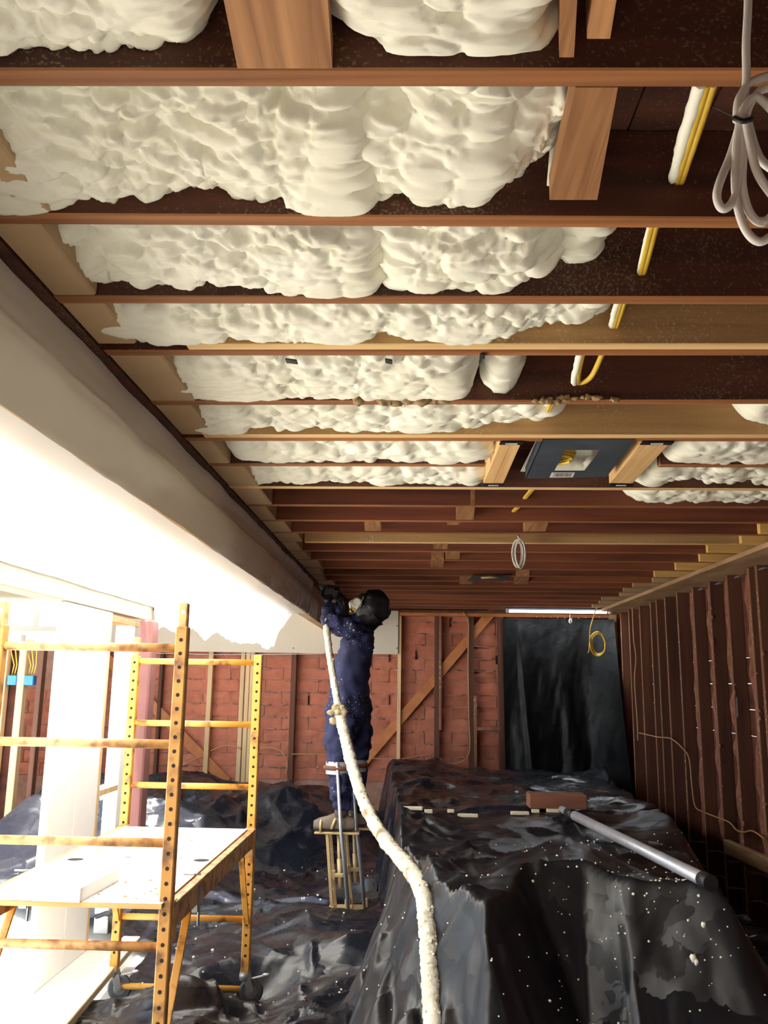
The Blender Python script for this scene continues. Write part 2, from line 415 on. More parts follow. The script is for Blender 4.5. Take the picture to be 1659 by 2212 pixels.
def facets(x, y, seed=0, size=0.4, ang=0.4, warp=0.15):
    """low flat facets with sharp ridges, as in creased plastic; 0..1"""
    u = (x*math.cos(ang)+y*math.sin(ang))/size; v = (-x*math.sin(ang)+y*math.cos(ang))/size
    u = u + warp*2*(vnoise(u*0.7, v*0.7, seed+5)-0.5) + 0.5*v; v = v + warp*2*(vnoise(u*0.7+9, v*0.7, seed+6)-0.5)
    iu = np.floor(u).astype(np.int64); iv = np.floor(v).astype(np.int64); fu = u-iu; fv = v-iv
    def h(a, b):
        n = (a*374761393 + b*668265263 + seed*974634777) & 0xffffffff
        n = ((n ^ (n >> 13))*1274126177) & 0xffffffff
        return ((n ^ (n >> 16)) & 0xffff)/65535.0
    h00, h10, h01, h11 = h(iu, iv), h(iu+1, iv), h(iu, iv+1), h(iu+1, iv+1)
    lo = h00 + (h10-h00)*fu + (h11-h10)*fv
    hi = h00 + (h11-h01)*fu + (h01-h00)*fv
    return np.where(fu > fv, lo, hi)
def creased(x, y, seed, sizes=((0.5, 1.0), (0.23, 0.5), (0.11, 0.24)), a0=0.3):
    s = 0; t = 0
    for k, (sz, a) in enumerate(sizes):
        s = s + a*facets(x, y, seed+k*13, sz, a0+k*1.1); t += a
    return s/t

def ridges(x, y, seed, n, x0, x1, y0, y1, amp=0.04, w0=0.022):
    """long sharp folds, each tapering out at its ends"""
    rs = np.random.RandomState(seed); out = np.zeros_like(x)
    for k in range(n):
        cx = x0+(x1-x0)*rs.rand(); cy = y0+(y1-y0)*rs.rand(); th = rs.rand()*math.pi; L = 0.15+0.4*rs.rand(); a = amp*(0.35+0.9*rs.rand()); w = w0*(0.8+1.2*rs.rand()); bend = (rs.rand()-0.5)*0.6
        m = (np.abs(x-cx) < L) & (np.abs(y-cy) < L)
        if not m.any(): continue
        dx = x[m]-cx; dy = y[m]-cy; u = dx*math.cos(th)+dy*math.sin(th); v = -dx*math.sin(th)+dy*math.cos(th)+bend*u*u
        out[m] = np.maximum(out[m], a*np.clip(1-np.abs(u)/L, 0, 1)*np.exp(-np.abs(v)/w))
    return out
# ================================================================== THE SETTING
HC = CZ + 0.892            # underside of the joists
JD = 0.19                  # joist depth
XB = -0.86                 # right face of the wrapped beam
YB = 10.5                  # brick wall
XR = 2.40                  # studs of the right wall

# ---- floor
fl = MB(); fl.box((-7, -3, -0.12), (3.2, YB+0.2, 0.0))
floor = tag(fl.build('floor', M['concrete']), kind='structure')

# ---- ceiling: decking boards, joists, blocking
ceil = bpy.data.objects.new('ceiling', None); link(ceil); ceil['kind'] = 'structure'
x = -0.98
while x < 2.55:
    b = MB(); b.box((x, -2.5, HC+JD), (x+0.136, YB+0.1, HC+JD+0.025)); b.build('deck_board', M['old_side'], ceil); x += 0.14
rf = MB(); rf.box((-1.0, -2.6, HC+JD+0.03), (2.75, YB+0.3, HC+JD+0.06)); rf.build('subfloor_sheet', M['old_side'], ceil)

# near edge at X=0, angle in degrees, kind
JOISTS = [(0.715, 0.6, 'o'), (1.119, 0.8, 'o'), (1.526, 1.0, 'o'), (1.880, 0.2, 'o'), (2.168, -0.3, 's'), (2.634, -1.0, 'o'),
          (3.019, -0.9, 's'), (3.441, -0.8, 'o'), (3.865, -0.7, 'e'), (4.272, -0.9, 'r'), (4.686, -1.0, 'r'), (5.07, -1.1, 'r'),
          (5.428, -1.4, 'n'), (5.797, -1.2, 'r'), (6.217, -1.2, 'r'), (6.674, -1.2, 'r'), (7.108, -1.2, 'r'), (7.48, -1.2, 'r'), (7.854, -1.2, 'r'),
          (8.25, -1.1, 'r'), (8.65, -1.0, 'r'), (9.05, -0.9, 'r'), (9.45, -0.7, 'r'), (9.85, -0.5, 'r'), (10.22, -0.3, 'r')]
def jslope(k): return math.tan(R_(JOISTS[k][1]))
def jnear(k, px, py): return at(px, py, y=JOISTS[k][0], slope=jslope(k))
JW = [0.04]*len(JOISTS); JW[4] = 0.083; JW[6] = 0.08
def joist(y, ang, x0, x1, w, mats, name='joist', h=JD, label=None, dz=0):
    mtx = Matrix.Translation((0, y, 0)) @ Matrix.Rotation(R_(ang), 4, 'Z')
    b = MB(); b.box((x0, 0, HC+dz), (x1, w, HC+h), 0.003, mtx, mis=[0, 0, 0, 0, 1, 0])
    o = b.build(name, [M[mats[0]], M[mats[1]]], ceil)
    if label: o['label'] = label
    return o
XJ0, XJ1 = XB, 2.52
for k, (y, a, kind) in enumerate(JOISTS):
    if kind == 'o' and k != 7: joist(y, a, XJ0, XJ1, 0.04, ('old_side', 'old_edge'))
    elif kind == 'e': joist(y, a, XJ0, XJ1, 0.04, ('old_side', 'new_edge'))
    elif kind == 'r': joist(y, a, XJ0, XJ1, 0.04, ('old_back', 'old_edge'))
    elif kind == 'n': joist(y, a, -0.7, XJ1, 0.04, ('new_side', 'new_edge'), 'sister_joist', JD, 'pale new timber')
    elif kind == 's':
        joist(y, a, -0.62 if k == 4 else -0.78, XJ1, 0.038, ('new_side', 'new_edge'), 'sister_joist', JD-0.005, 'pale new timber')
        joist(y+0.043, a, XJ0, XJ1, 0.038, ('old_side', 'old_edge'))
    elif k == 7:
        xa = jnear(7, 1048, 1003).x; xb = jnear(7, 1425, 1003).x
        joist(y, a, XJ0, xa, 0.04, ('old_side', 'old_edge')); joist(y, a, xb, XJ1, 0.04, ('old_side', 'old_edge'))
# tan boards standing on the beam between the joists
for k in range(len(JOISTS)-1):
    y0 = JOISTS[k][0] + JW[k] + jslope(k)*XB; y1 = JOISTS[k+1][0] + jslope(k+1)*XB
    xr = -0.735+0.03*math.sin(k*1.9)
    b = MB(); b.box((XB+0.002, y0+0.001, HC+0.001), (xr, y1-0.001, HC+0.13), 0.005); b.build('beam_blocking', M['tan_block'], ceil)
b = MB(); b.box((XB-0.07, -2.5, HC+0.0), (XB-0.002, YB, HC+JD+0.05)); b.build('beam_rim_board', M['old_side'], ceil)
# flat and upright blocks between joists (pixel corners on the joist undersides)
def flat_block(pix, name='joist_block', mt='block', th=0.04, z=HC-0.001):
    P = [at(px, py, z=z) for px, py in pix]
    b = MB(); n = len(P)
    vs = P + [p+Vector((0, 0, th)) for p in P]
    fs = [tuple(range(n))[::-1], tuple(range(n, 2*n))] + [(i, (i+1) % n, (i+1) % n+n, i+n) for i in range(n)]
    b.add(vs, fs); return b.build(name, M[mt], ceil)
flat_block([(483, 0), (513, 148), (718, 148), (708, 0), (694, -190), (450, -190)], th=0.045)
flat_block([(1215, 0), (1208, 124), (1240, 124), (1247, 0), (1275, -150), (1235, -150)], th=0.15)
b = MB(); p = at(1175, 122, z=HC+0.01); q = at(1290, -150, z=HC+0.01)
flat_block([(1288, -40), (1268, 84), (1318, 84), (1338, -40), (1352, -150), (1305, -150)], th=0.13)
flat_block([(1243, 189), (1187, 432), (1290, 432), (1335, 189)], th=0.05)
for (xa, xb, ya, yb, d) in ((985, 1023, 1093, 1123, 10), (966, 992, 1129, 1134, 6), (788, 824, 1126, 1147, -4), (1130, 1178, 1128, 1148, 22),
                            (936, 966, 1174, 1186, 6), (962, 992, 1192, 1208, 6), (930, 958, 1210, 1226, 4), (992, 1020, 1245, 1262, 10), (1110, 1140, 1245, 1262, 14)):
    flat_block([(xa+d*0.3, ya), (xa, yb), (xb, yb), (xb+d*0.3, ya)], th=0.12)
# pale blocks on the right plate, one beside each joist
for k in range(9, len(JOISTS)):
    y = JOISTS[k][0] + jslope(k)*2.2
    xl = 2.0 + 0.05*math.sin(k*2.3)
    b = MB(); b.box((xl, y-0.042, HC), (2.5, y-0.004, HC+0.15), 0.004); b.build('joist_end_block', M['yellow_block'] if k < 17 else M['tan_block'], ceil)
pl = MB(); pl.box((2.16, -2.5, HC-0.033), (2.56, YB, HC-0.001), 0.004); pl.build('right_bearing_plate', M['plate'], ceil)

# ---- left beam in poly
beam = thing('wrapped_beam', 'long ceiling beam wrapped in greyish poly, on the left below the joist ends', 'beam', (XB-0.15, 4.0, 2.2))
b = MB(); b.box((XB-0.13, -2.5, 2.245), (XB-0.045, YB, HC-0.004), 0.004); b.build('timber_core', M['tan_block'], beam)
ny = 420; prof = [(-0.885, HC-0.004), (-0.893, 2.50), (-0.885, 2.445), (-0.852, 2.412), (-0.842, 2.37), (-0.842, 2.30), (-0.843, 2.245), (-0.843, 2.212)]
pts = []
for i in range(len(prof)-1):
    for t in np.linspace(0, 1, 4, endpoint=False): pts.append((prof[i][0]*(1-t)+prof[i+1][0]*t, prof[i][1]*(1-t)+prof[i+1][1]*t))
pts.append(prof[-1]); pts = np.array(pts)
ys = np.linspace(-1.5, 7.6, ny)
P = np.zeros((ny, len(pts), 3)); Yg, Kg = np.meshgrid(ys, np.arange(len(pts)), indexing='ij')
w1 = fbm(Yg*3.2+Kg*0.05, Kg*0.10, 3, 4)-0.5; w2 = np.abs(vnoise(Yg*9+Kg*0.12, Kg*0.06, 9)-0.5)
far = np.clip((Yg-4.5)/2.5, 0, 1)
P[..., 0] = pts[None, :, 0] + np.minimum(0.006, w1*0.022 + far*w2*0.035 - 0.004)
P[..., 1] = Yg
P[..., 2] = pts[None, :, 1] + (w1*0.010 + far*(w2-0.2)*0.03)*(Kg > 12)
b = MB(); b.grid(P); b.build('poly_wrap', M['wrap'], beam)

# ---- white poly from the beam over to the left header, torn at its far end
XH = -2.02
nu, nv = 40, 240
U, V = np.meshgrid(np.linspace(0, 1, nu), np.linspace(0, 1, nv), indexing='ij')
Yf = 6.62 + 0.12*U
Xs = XH+0.02 + (-0.842-(XH+0.02))*U
Ys = -1.5 + (Yf+1.5)*V
Zs = 2.222 - 0.016*U**4 - 0.03*np.sin(math.pi*U)*(0.6+0.4*fbm(Ys*1.2, Xs*1.2, 5)) + 0.012*(fbm(Ys*4, Xs*4, 6)-0.5)
P1 = np.stack([Xs, Ys, Zs], -1)
# hanging torn tail: bottom edge follows pixels
edge = [(330, 1335), (345, 1362), (362, 1356), (385, 1372), (420, 1358), (445, 1384), (472, 1364), (498, 1386), (530, 1392), (556, 1388), (575, 1404), (592, 1395), (600, 1370), (618, 1340), (640, 1316)]
ex = []; ez = []
for (px, py) in edge:
    p = at(px, py, y=6.75); ex.append(p.x); ez.append(p.z)
us = np.linspace(0, 1, 160); vs_ = np.linspace(0, 1, 26)
U2, V2 = np.meshgrid(us, vs_, indexing='ij')
X2 = XH+0.02 + (-0.842-(XH+0.02))*U2
zb = np.interp(X2, ex, ez, left=2.2, right=2.2) + 0.02*(vnoise(X2*60, X2*0, 4)-0.5)
z0 = np.interp(X2, Xs[:, -1], Zs[:, -1]); y0 = np.interp(X2, Xs[:, -1], Yf[:, -1])
Z2 = z0 + (np.minimum(zb, z0-0.004)-z0)*V2
Y2 = y0 + 0.05*np.sin(V2*1.6) + 0.05*(fbm(X2*7, Z2*1.5, 8)-0.5)*V2
X2 = X2 + 0.012*(fbm(X2*5, Z2*5, 12)-0.5)*V2
b = MB(); b.grid(P1); b.grid(np.stack([X2, Y2, Z2], -1))
o = b.build('poly_sheet', M['sheet'])
tag(o, 'white glowing poly sheet stretched left of the beam, torn and hanging at its far end', 'plastic sheet')

# ---- left wall: header, white panel, posts, red column
wl = bpy.data.objects.new('wall_left', None); link(wl); wl['kind'] = 'structure'
b = MB(); b.box((XH-0.14, -2.0, 2.115), (XH, 6.66, 2.235), 0.004); b.build('header_board', M['cream'], wl)
for (ya, yb) in ((4.98, 5.37), (5.375, 5.74)):
    b = MB(); b.box((XH-0.05, ya, 0), (XH-0.005, yb, 2.11), 0.003); b.build('wall_panel', M['white'], wl)
b = MB(); b.box((XH-0.10, 5.745, 0.0), (XH-0.004, 5.785, 2.11), 0.003); b.build('end_stud', M['pale_stud'], wl)
b = MB(); b.box((XH-0.10, 6.14, 0.0), (XH-0.004, 6.27, 2.05), 0.003); b.build('door_jamb', M['white'], wl)
b = MB(); b.box((XH-0.10, 5.79, 2.05), (XH-0.004, 6.35, 2.085), 0.003); b.build('lintel', M['brace'], wl)
b = MB(); b.box((XH-0.10, 5.79, 0.52), (XH-0.004, 6.14, 0.56), 0.003); b.box((XH-0.10, 5.79, 0.92), (XH-0.004, 6.14, 0.96), 0.003); b.build('stud_blocking', M['pale_stud'], wl)
o = MB(); o.box((XH-0.02, 6.42, 0), (XH+0.08, 6.58, 2.11), 0.012); o = o.build('steel_column', M['red']); tag(o, 'dull red steel column under the end of the cream header', 'column')

# far left partition with blue boxes
wp = bpy.data.objects.new('wall_left_far', None); link(wp); wp['kind'] = 'structure'
for (px, w) in ((-18, 0.09), (8, 0.05), (46, 0.07), (86, 0.05), (-60, 0.05), (-100, 0.05)):
    p = at(px, 1500, y=8.6)
    b = MB(); b.box((p.x-w/2, 8.55, 0), (p.x+w/2, 8.64, 2.0), 0.004); b.build('stud', M['pale_stud'] if px in (8, 46, -60) else M['stud'], wp)
b = MB(); b.box((-6.6, 8.54, 2.0), (-3.9, 8.66, 2.10), 0.004); b.build('top_rail', M['white'], wp)
b = MB(); b.box((-6.9, 8.68, 0), (-3.95, 8.72, 2.0)); b.build('backing_board', M['sheath'], wp)
for (px, px2) in ((20, 40), (56, 76)):
    p = at(px, 1470, y=8.6); q = at(px2, 1470, y=8.6); z = at(48, 1470, y=8.6).z
    t = thing('outlet_box', 'blue outlet box on the far left studs, '+('left' if px == 20 else 'right')+' of the two', 'outlet box', (p.x, 8.58, z))
    b = MB(); b.box((p.x, 8.55, z-0.045), (q.x, 8.66, z+0.05), 0.006); b.build('box_body', M['blue'], t)
    for i in range(3):
        b = MB(); xx = p.x+0.02+(q.x-p.x-0.04)*i/2
        b.tube([(xx, 8.6, z+0.05), (xx+0.02, 8.59, z+0.15), (xx-0.03+0.02*i, 8.6, z+0.28), (xx-0.04, 8.6, z+0.4)], 0.006, 6); b.build('wire', M['cable_y'], t)

# ---- back wall of big red bricks
wb = bpy.data.objects.new('wall_back', None); link(wb); wb['kind'] = 'structure'
b = MB(); b.box((-4.3, YB+0.027, 0), (2.6, YB+0.12, HC+JD)); b.box((-7.2, YB+0.027, 0), (-4.3, YB+0.12, at(60, 1385, y=YB).z)); b.build('mortar_bed', M['mortar'], wb)
rnd = random.Random(5); variants = []
for k in range(8):
    b = MB(); L, hh = 0.311, 0.134
    # face slightly uneven
    nx, nz = 5, 3; P = np.zeros((nx, nz, 3))
    for i in range(nx):
        for j in range(nz):
            e = (i in (0, nx-1)) or (j in (0, nz-1))
            P[i, j] = (L*i/(nx-1)-L/2 + rnd.uniform(-.003, .003), (0.007 if e else -rnd.uniform(0, .004)), hh*j/(nz-1)-hh/2 + rnd.uniform(-.0025, .0025))
    b.grid(P, smooth=False)
    b.box((-L/2+0.004, 0.006, -hh/2+0.004), (L/2-0.004, 0.03, hh/2-0.004))
    me = b.build('brick', M['brick']); variants.append(me.data); bpy.data.objects.remove(me)
z = 0.62; row = 0
zdry = at(700, 1406, y=YB).z
while z < 2.62:
    x = -4.9 + (row % 2)*0.107
    while x < 1.32:
        left_bay = x < -1.55
        hid = (-1.72 < x < -0.28 and z > zdry+0.08)
        if not hid and not (x < -3.95 and z > 1.6):
            o = bpy.data.objects.new('brick', variants[rnd.randrange(8)]); link(o, wb)
            o.location = (x+rnd.uniform(-.006, .006), YB+0.012+rnd.uniform(-.004, .004), z+rnd.uniform(-.004, .004)); o.rotation_euler = (0, rnd.uniform(-.012, .012), 0)
        x += 0.3195
    z += 0.1435; row += 1
# mortar squeezed from the bed joints
b = MB(); z = 0.62+0.07
while z < 2.5:
    for i in range(58):
        if rnd.random() < 0.5:
            xx = rnd.uniform(-4.2, 1.2)
            if -1.7 < xx < -0.2 and z > zdry: continue
            b.ball((xx, YB+0.004, z+rnd.uniform(-.006, .006)), (rnd.uniform(.02, .07), 0.009, rnd.uniform(.005, .010)), 7, 4, wob=0.3, seed=i)
    z += 0.1435
o = b.build('mortar_squeeze', M['mortar'], wb); o['kind'] = 'stuff'
# weep slots
for (px, py) in ((841, 1420), (841, 1512), (666, 1512), (898, 1415), (972, 1345), (1072, 1425)):
    p = at(px, py, y=YB-0.003); b = MB(); b.box((p.x-0.006, YB-0.005, p.z-0.055), (p.x+0.006, YB+0.012, p.z+0.05)); b.build('weep_slot', M['hole'], wb)
def vstud(px, py, w, mt, name='stud', z0=0.3, z1=None, dep=0.09, yoff=0.0):
    p = at(px, py, y=YB-dep)
    b = MB(); b.box((p.x-w/2, YB-dep-0.012-yoff, z0), (p.x+w/2, YB-0.014-yoff, HC-0.03 if z1 is None else z1), 0.003)
    return b.build(name, M[mt], wb)
vstud(631, 1550, 0.06, 'stud', z1=zdry)
vstud(862, 1500, 0.042, 'pale_stud')
vstud(944, 1450, 0.06, 'stud'); vstud(951, 1450, 0.03, 'stud_edge', z0=1.15, yoff=0.005)
vstud(1018, 1450, 0.065, 'stud'); vstud(1027, 1600, 0.035, 'stud_edge', z1=1.55, yoff=0.005)
vstud(1083, 1450, 0.07, 'stud')
vstud(452, 1500, 0.055, 'pale_stud', z1=zdry)
for px in (522, 533, 543): vstud(px, 1500, 0.05, 'pale_stud', z1=zdry)
vstud(212, 1500, 0.05, 'stud', z1=zdry); vstud(345, 1500, 0.04, 'stud', z1=zdry)
b = MB(); b.box((-0.33, YB-0.11, HC-0.075), (2.5, YB-0.012, HC-0.034), 0.003); b.build('top_plate', M['brace'], wb)
b = MB(); b.box((-0.33, YB-0.108, HC-0.033), (2.5, YB-0.012, HC-0.001), 0.003); b.build('top_plate', M['stud'], wb)
def brace(p, q, w=0.11):
    P = at(*p, y=YB-0.05); Q = at(*q, y=YB-0.05)
    b = MB(); b.beam(P, Q, 0.03, w, up=(0, 0, 1), bevel=0.003); return b.build('diagonal_brace', M['brace'], wb)
brace((1066, 1318), (778, 1655)); brace((205, 1395), (490, 1690), 0.12)
P = at(1028, 1574, y=YB-0.06); Q = at(1080, 1574, y=YB-0.06)
b = MB(); b.beam(P, Q, 0.09, 0.035, bevel=0.002); b.build('fire_block', M['stud_edge'], wb)
# drywall strip at the top
p = at(300, 1406, y=YB-0.12); q = at(861, 1303, y=YB-0.12)
b = MB(); b.box((-4.0, YB-0.128, p.z), (-1.02, YB-0.116, 2.5), 0.002); b.box((-1.015, YB-0.128, p.z), (q.x, YB-0.116, HC-0.02), 0.002)
b.build('drywall_strip', M['drywall'], wb)
b = MB()
for (px, py) in ((859, 1306), (858, 1352), (858, 1400), (800, 1400), (634, 1400), (835, 1308)):
    pp = at(px, py, y=YB-0.13); b.disc((pp.x, YB-0.1295, pp.z), (0, -1, 0), 0.008, 8)
b.build('screw_heads', M['hole'], wb)
# white frame of the far left window with pale trees beyond
wn = bpy.data.objects.new('window_1', None); link(wn); wn['kind'] = 'structure'; wn.location = (0, 0, 0)
pa = at(12, 1352, y=YB); pb = at(150, 1272, y=YB)
b = MB(); b.box((-5.3, YB-0.02, pa.z-0.06), (pb.x, YB+0.015, pa.z), 0.003); b.build('window_sill', M['white'], wn)
for xx in (-4.95, (pa.x+pb.x)/2, pb.x):
    b = MB(); b.box((xx-0.03, YB-0.02, pa.z), (xx+0.03, YB+0.015, 2.5), 0.003); b.build('window_mullion', M['white'], wn)

# ---- right wall: studs over dark sheathing and rough brick backs
wr = bpy.data.objects.new('wall_right', None); link(wr); wr['kind'] = 'structure'
z = 0.0
while z < HC+JD:                               # added, unseen opening beside the viewer; its daylight fills the beam face
    for (ya, yb) in (((-2.5, 0.6), (1.4, YB+0.1)) if 0.9 < z < 1.3 else ((-2.5, YB+0.1),)):
        b = MB(); b.box((XR+0.105, ya, z), (XR+0.13, yb, z+0.186)); b.build('sheathing_board', M['sheath'], wr)
    z += 0.19
sy = [3.6, 4.0, 4.42, 4.83, 5.24]
for px in (1624, 1614, 1568, 1529, 1492, 1460, 1433, 1415, 1400, 1377, 1355):
    pass
sy = [4.05, 4.45, 4.86, 5.27, 5.67, 6.08, 6.21, 6.65, 7.05, 7.48, 7.90, 8.29, 8.57, 8.82, 9.24, 9.67, 10.1]
rnd = random.Random(11)
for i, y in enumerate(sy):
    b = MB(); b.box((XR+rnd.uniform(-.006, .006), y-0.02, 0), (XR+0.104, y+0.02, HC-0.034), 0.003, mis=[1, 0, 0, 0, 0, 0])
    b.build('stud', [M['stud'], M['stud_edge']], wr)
for i, y in enumerate((5.52, 6.0, 6.46, 6.88, 7.3, 7.75)):
    n = 46; zz = np.linspace(0.4, HC-0.05, n); P = np.zeros((n, 6, 3))
    for j in range(6):
        th = math.pi*j/5
        rr = 0.5+0.8*vnoise(zz*9, zz*0+i*3.7, 30+i)
        P[:, j, 0] = XR+0.11 - 0.05*np.sin(th)*rr; P[:, j, 1] = y + 0.024*np.cos(th)*(0.4+0.6*rr); P[:, j, 2] = zz
    b = MB(); b.grid(P, flip=True); b.build('mortar_ridge', M['blob'], wr)
b = MB()
for i in range(90):
    y = rnd.choice(sy[3:9]) - 0.02; z = rnd.uniform(0.5, 2.45)
    b.ball((XR+0.004, y+rnd.uniform(-.008, .03), z), (rnd.uniform(.006, .016), rnd.uniform(.008, .02), rnd.uniform(.008, .024)), 6, 4, wob=0.3, seed=i)
o = b.build('mortar_spatter', M['blob'], wr); o['kind'] = 'stuff'
b = MB()
for y in (6.0, 6.46, 6.88, 7.3): b.box((XR+0.01, y-0.05, HC-0.072), (XR+0.035, y+0.05, HC-0.062))
p = at(1592, 1527, x=XR-0.003); b.box((XR-0.006, p.y-0.006, p.z-0.07), (XR, p.y+0.006, p.z+0.07)); b.build('metal_clips', M['grey_metal'], wr)
b = MB(); b.box((XR-0.06, 10.35, 0.6), (XR+0.02, 10.46, HC-0.036), 0.003); b.build('corner_stud', M['pale_stud'], wr)
# ---- wall behind the viewer
b = MB(); b.box((-2.2, -2.6, 0), (2.6, -2.5, HC+JD)); o = b.build('wall_front', M['sheath']); o['kind'] = 'structure'
b = MB(); b.box((XH-0.12, -2.5, 0), (XH-0.02, 1.5, 2.11)); b.build('wall_panel', M['sheath'], wl)  # unseen panel added to block daylight from the front left

# ---- unseen roof added to shade the rear of the left bay
b = MB(); b.box((-7.2, 8.2, 2.62), (-1.0, YB+0.3, 2.68)); b.box((-2.25, 6.9, 2.62), (-1.0, 8.2, 2.68)); o = b.build('shade_roof', M['drywall']); o['kind'] = 'structure'
b = MB(); b.box((3.2, -30, -0.3), (40, 30, -0.05)); o = b.build('ground_right', M['concrete']); o['kind'] = 'structure'
# ---- ground outside the roofless left bay
b = MB(); b.box((-40, -30, -0.3), (-7.01, 30, -0.05)); o = b.build('ground', M['concrete']); o['kind'] = 'structure'

b = MB(); nu, nv = 60, 14; U, V = np.meshgrid(np.linspace(0, 1, nu), np.linspace(0, math.pi, nv), indexing='ij')
rr = 0.75+0.5*fbm(U*20, V*3, 61)
b.grid(np.stack([-14+12*U, 17+0.9*np.cos(V)*rr, 2.75*np.sin(V)**0.5*(0.8+0.2*rr)-0.05], -1), flip=True)
MG = mat('pale_foliage', lin(110, 150, 80), lin(150, 186, 112), (6, 6, 6), 0.9)
tag(b.build('hedge', MG), 'pale green hedge seen through the far left opening', 'hedge', kind='stuff')
b = MB(); b.box((-40, YB+0.3, -0.3), (40, 60, -0.05)); o = b.build('ground_rear', M['concrete']); o['kind'] = 'structure'
for (px, py, w, h) in ((630, 779, 26, 8), (840, 779, 16, 10), (722, 1044, 18, 18), (1042, 768, 12, 5)):
    q = at(px, py, z=HC-0.004); s = w*q.y/1860
    b = MB(); b.beam(q+Vector((-s/2, 0, 0)), q+Vector((s/2, 0.0, -0.004)), 0.03, 0.003, bevel=0.0); b.build('metal_strap', M['black'], ceil)
# ================================================================== SPRAY FOAM
def caps(S, T, n, r0, r1, amp, seed, an=1.0):
    """rounded lumps: the highest of many spherical caps"""
    rs = np.random.RandomState(seed); D = np.zeros_like(S)
    s0, s1 = S.min(), S.max(); t0, t1 = T.min(), T.max()
    su = S[:, 0]; tv = T[0, :]
    for k in range(n):
        r = r0*(r1/r0)**rs.rand(); cs = s0+(s1-s0)*rs.rand(); ct = t0+(t1-t0)*rs.rand(); e = 1+(an-1)*rs.rand()
        i0, i1 = np.searchsorted(su, [cs-r*e, cs+r*e]); j0, j1 = np.searchsorted(tv, [ct-r, ct+r])
        if i1 <= i0 or j1 <= j0: continue
        d = ((S[i0:i1, j0:j1]-cs)/(r*e))**2 + ((T[i0:i1, j0:j1]-ct)/r)**2
        c = np.clip(1-d, 0, 1)**0.42*r*amp*(0.6+0.8*rs.rand())
        D[i0:i1, j0:j1] = np.maximum(D[i0:i1, j0:j1], c)
    return D
ZD = HC+JD
FOAMS = []
def foam(k, pix, label, seed, res=0.0048, thin=0.05, lump=1.0, wfrac=1.0, belly=0.03, gpow=1.25, parent_group='spray foam between the joists'):
    """mound in the bay in front of joist k; pix = its lower edge on that joist's near face"""
    pts = [jnear(k, px, py) for px, py in pix]
    xs = np.array([p.x for p in pts]); zs = np.array([min(max(p.z, HC+0.004), ZD-0.015) for p in pts])
    x0, x1 = xs.min(), xs.max(); W = (JOISTS[k][0]-JOISTS[k-1][0]-JW[k-1])*wfrac
    L = x1-x0; nu = max(16, int(L/res)); arc = W*1.15; nv = max(12, int(arc/res))
    X, Vv = np.meshgrid(np.linspace(x0, x1, nu), np.linspace(0, 1, nv), indexing='ij')
    S = X-x0; T = Vv*arc
    zb = np.interp(X, xs, zs) + 0.012*(fbm(X*14, X*0+seed, seed)-0.5)
    en = np.minimum(S, L-S); t = np.clip(en/0.07, 0, 1); e = np.sqrt(np.clip(1-(1-t)**2, 0, 1))
    th1 = np.maximum(ZD-zb, 0.012)
    th0 = np.minimum(th1*0.8, thin + 0.04*(fbm(X*3, Vv*2, seed+2)-0.35))
    g = Vv**gpow
    cut = 0.032*min(lump, 1.6)*min(1.0, JOISTS[k][0]**-0.5*1.3)
    thb = np.maximum(th1-cut, th1*0.35)
    el = 0.75*(HC-CZ)/JOISTS[k][0]                  # rise of the sight line: the belly may hang that far
    th = thb + (th0-thb)*g + np.minimum(belly, el*0.06)*np.sin(np.pi*np.clip(Vv*1.25, 0, 1))*(0.5+fbm(X*4, Vv*3, seed+5))
    th *= e
    lean = 0.05*(fbm(X*5, Vv*3, seed+7)-0.5)
    Yn = JOISTS[k][0] + X*jslope(k)
    Y = Yn - 0.001 - Vv*W
    Z = ZD - th
    P = np.stack([X+lean*e*0.6, Y, Z], -1)
    du = np.gradient(P, axis=0); dv = np.gradient(P, axis=1); N = np.cross(dv, du)
    N /= np.linalg.norm(N, axis=-1, keepdims=True)+1e-9
    if N[..., 2].mean() > 0: N = -N
    for it in range(6):
        N[1:-1] = (N[:-2]+N[1:-1]*2+N[2:])/4; N[:, 1:-1] = (N[:, :-2]+N[:, 1:-1]*2+N[:, 2:])/4
    N /= np.linalg.norm(N, axis=-1, keepdims=True)+1e-9
    A = L*arc; warp = 0.02*(fbm(S*9, T*9, seed+9)-0.5)
    S2 = S; T2 = T; sc = min(2.2, max(0.8, lump))
    D = caps(S2, T2, int(A/0.003), 0.04, 0.08, 0.30, seed, 1.5)
    D += caps(S2, T2, int(A/(0.00022*sc*sc)), 0.010*sc, 0.028*sc, 1.0/sc**0.5, seed+1, 1.8)
    if res < 0.008: D += caps(S2, T2, int(A/0.00016), 0.006, 0.012, 0.45, seed+2, 1.4)
    D += warp*0.5
    D *= sc**0.5*np.clip(th/0.04, 0, 1)*np.clip(Vv/0.05+0.5, 0, 1)
    P = P + N*D[..., None]; P[..., 2] -= 0.35*D; P[..., 0] -= 0.12*D
    q_ = HC+0.035; P[..., 2] = np.where(P[..., 2] < q_, q_-0.045*np.tanh((q_-P[..., 2])/0.045), P[..., 2])
    P[..., 1] = np.minimum(P[..., 1], Yn-0.0006); P[..., 2] = np.minimum(P[..., 2], ZD+0.004)
    P[..., 1] = np.maximum(P[..., 1], Yn-(JOISTS[k][0]-JOISTS[k-1][0]-JW[k-1])+0.002)
    o = fast_mesh('spray_foam', P.reshape(-1, 3), grid_quads(nu, nv, True), M['foam'], None, ((x0+x1)/2, JOISTS[k][0]-W/2, ZD))
    tag(o, label, 'spray foam', parent_group); FOAMS.append(o); return o
foam(1, [(-160, 60), (-60, 70), (0, 104), (110, 88), (230, 84), (330, 84), (420, 96), (440, 60), (462, 10), (470, -40)], 'cream spray foam mound at the top left corner, left of the flat block', 1)
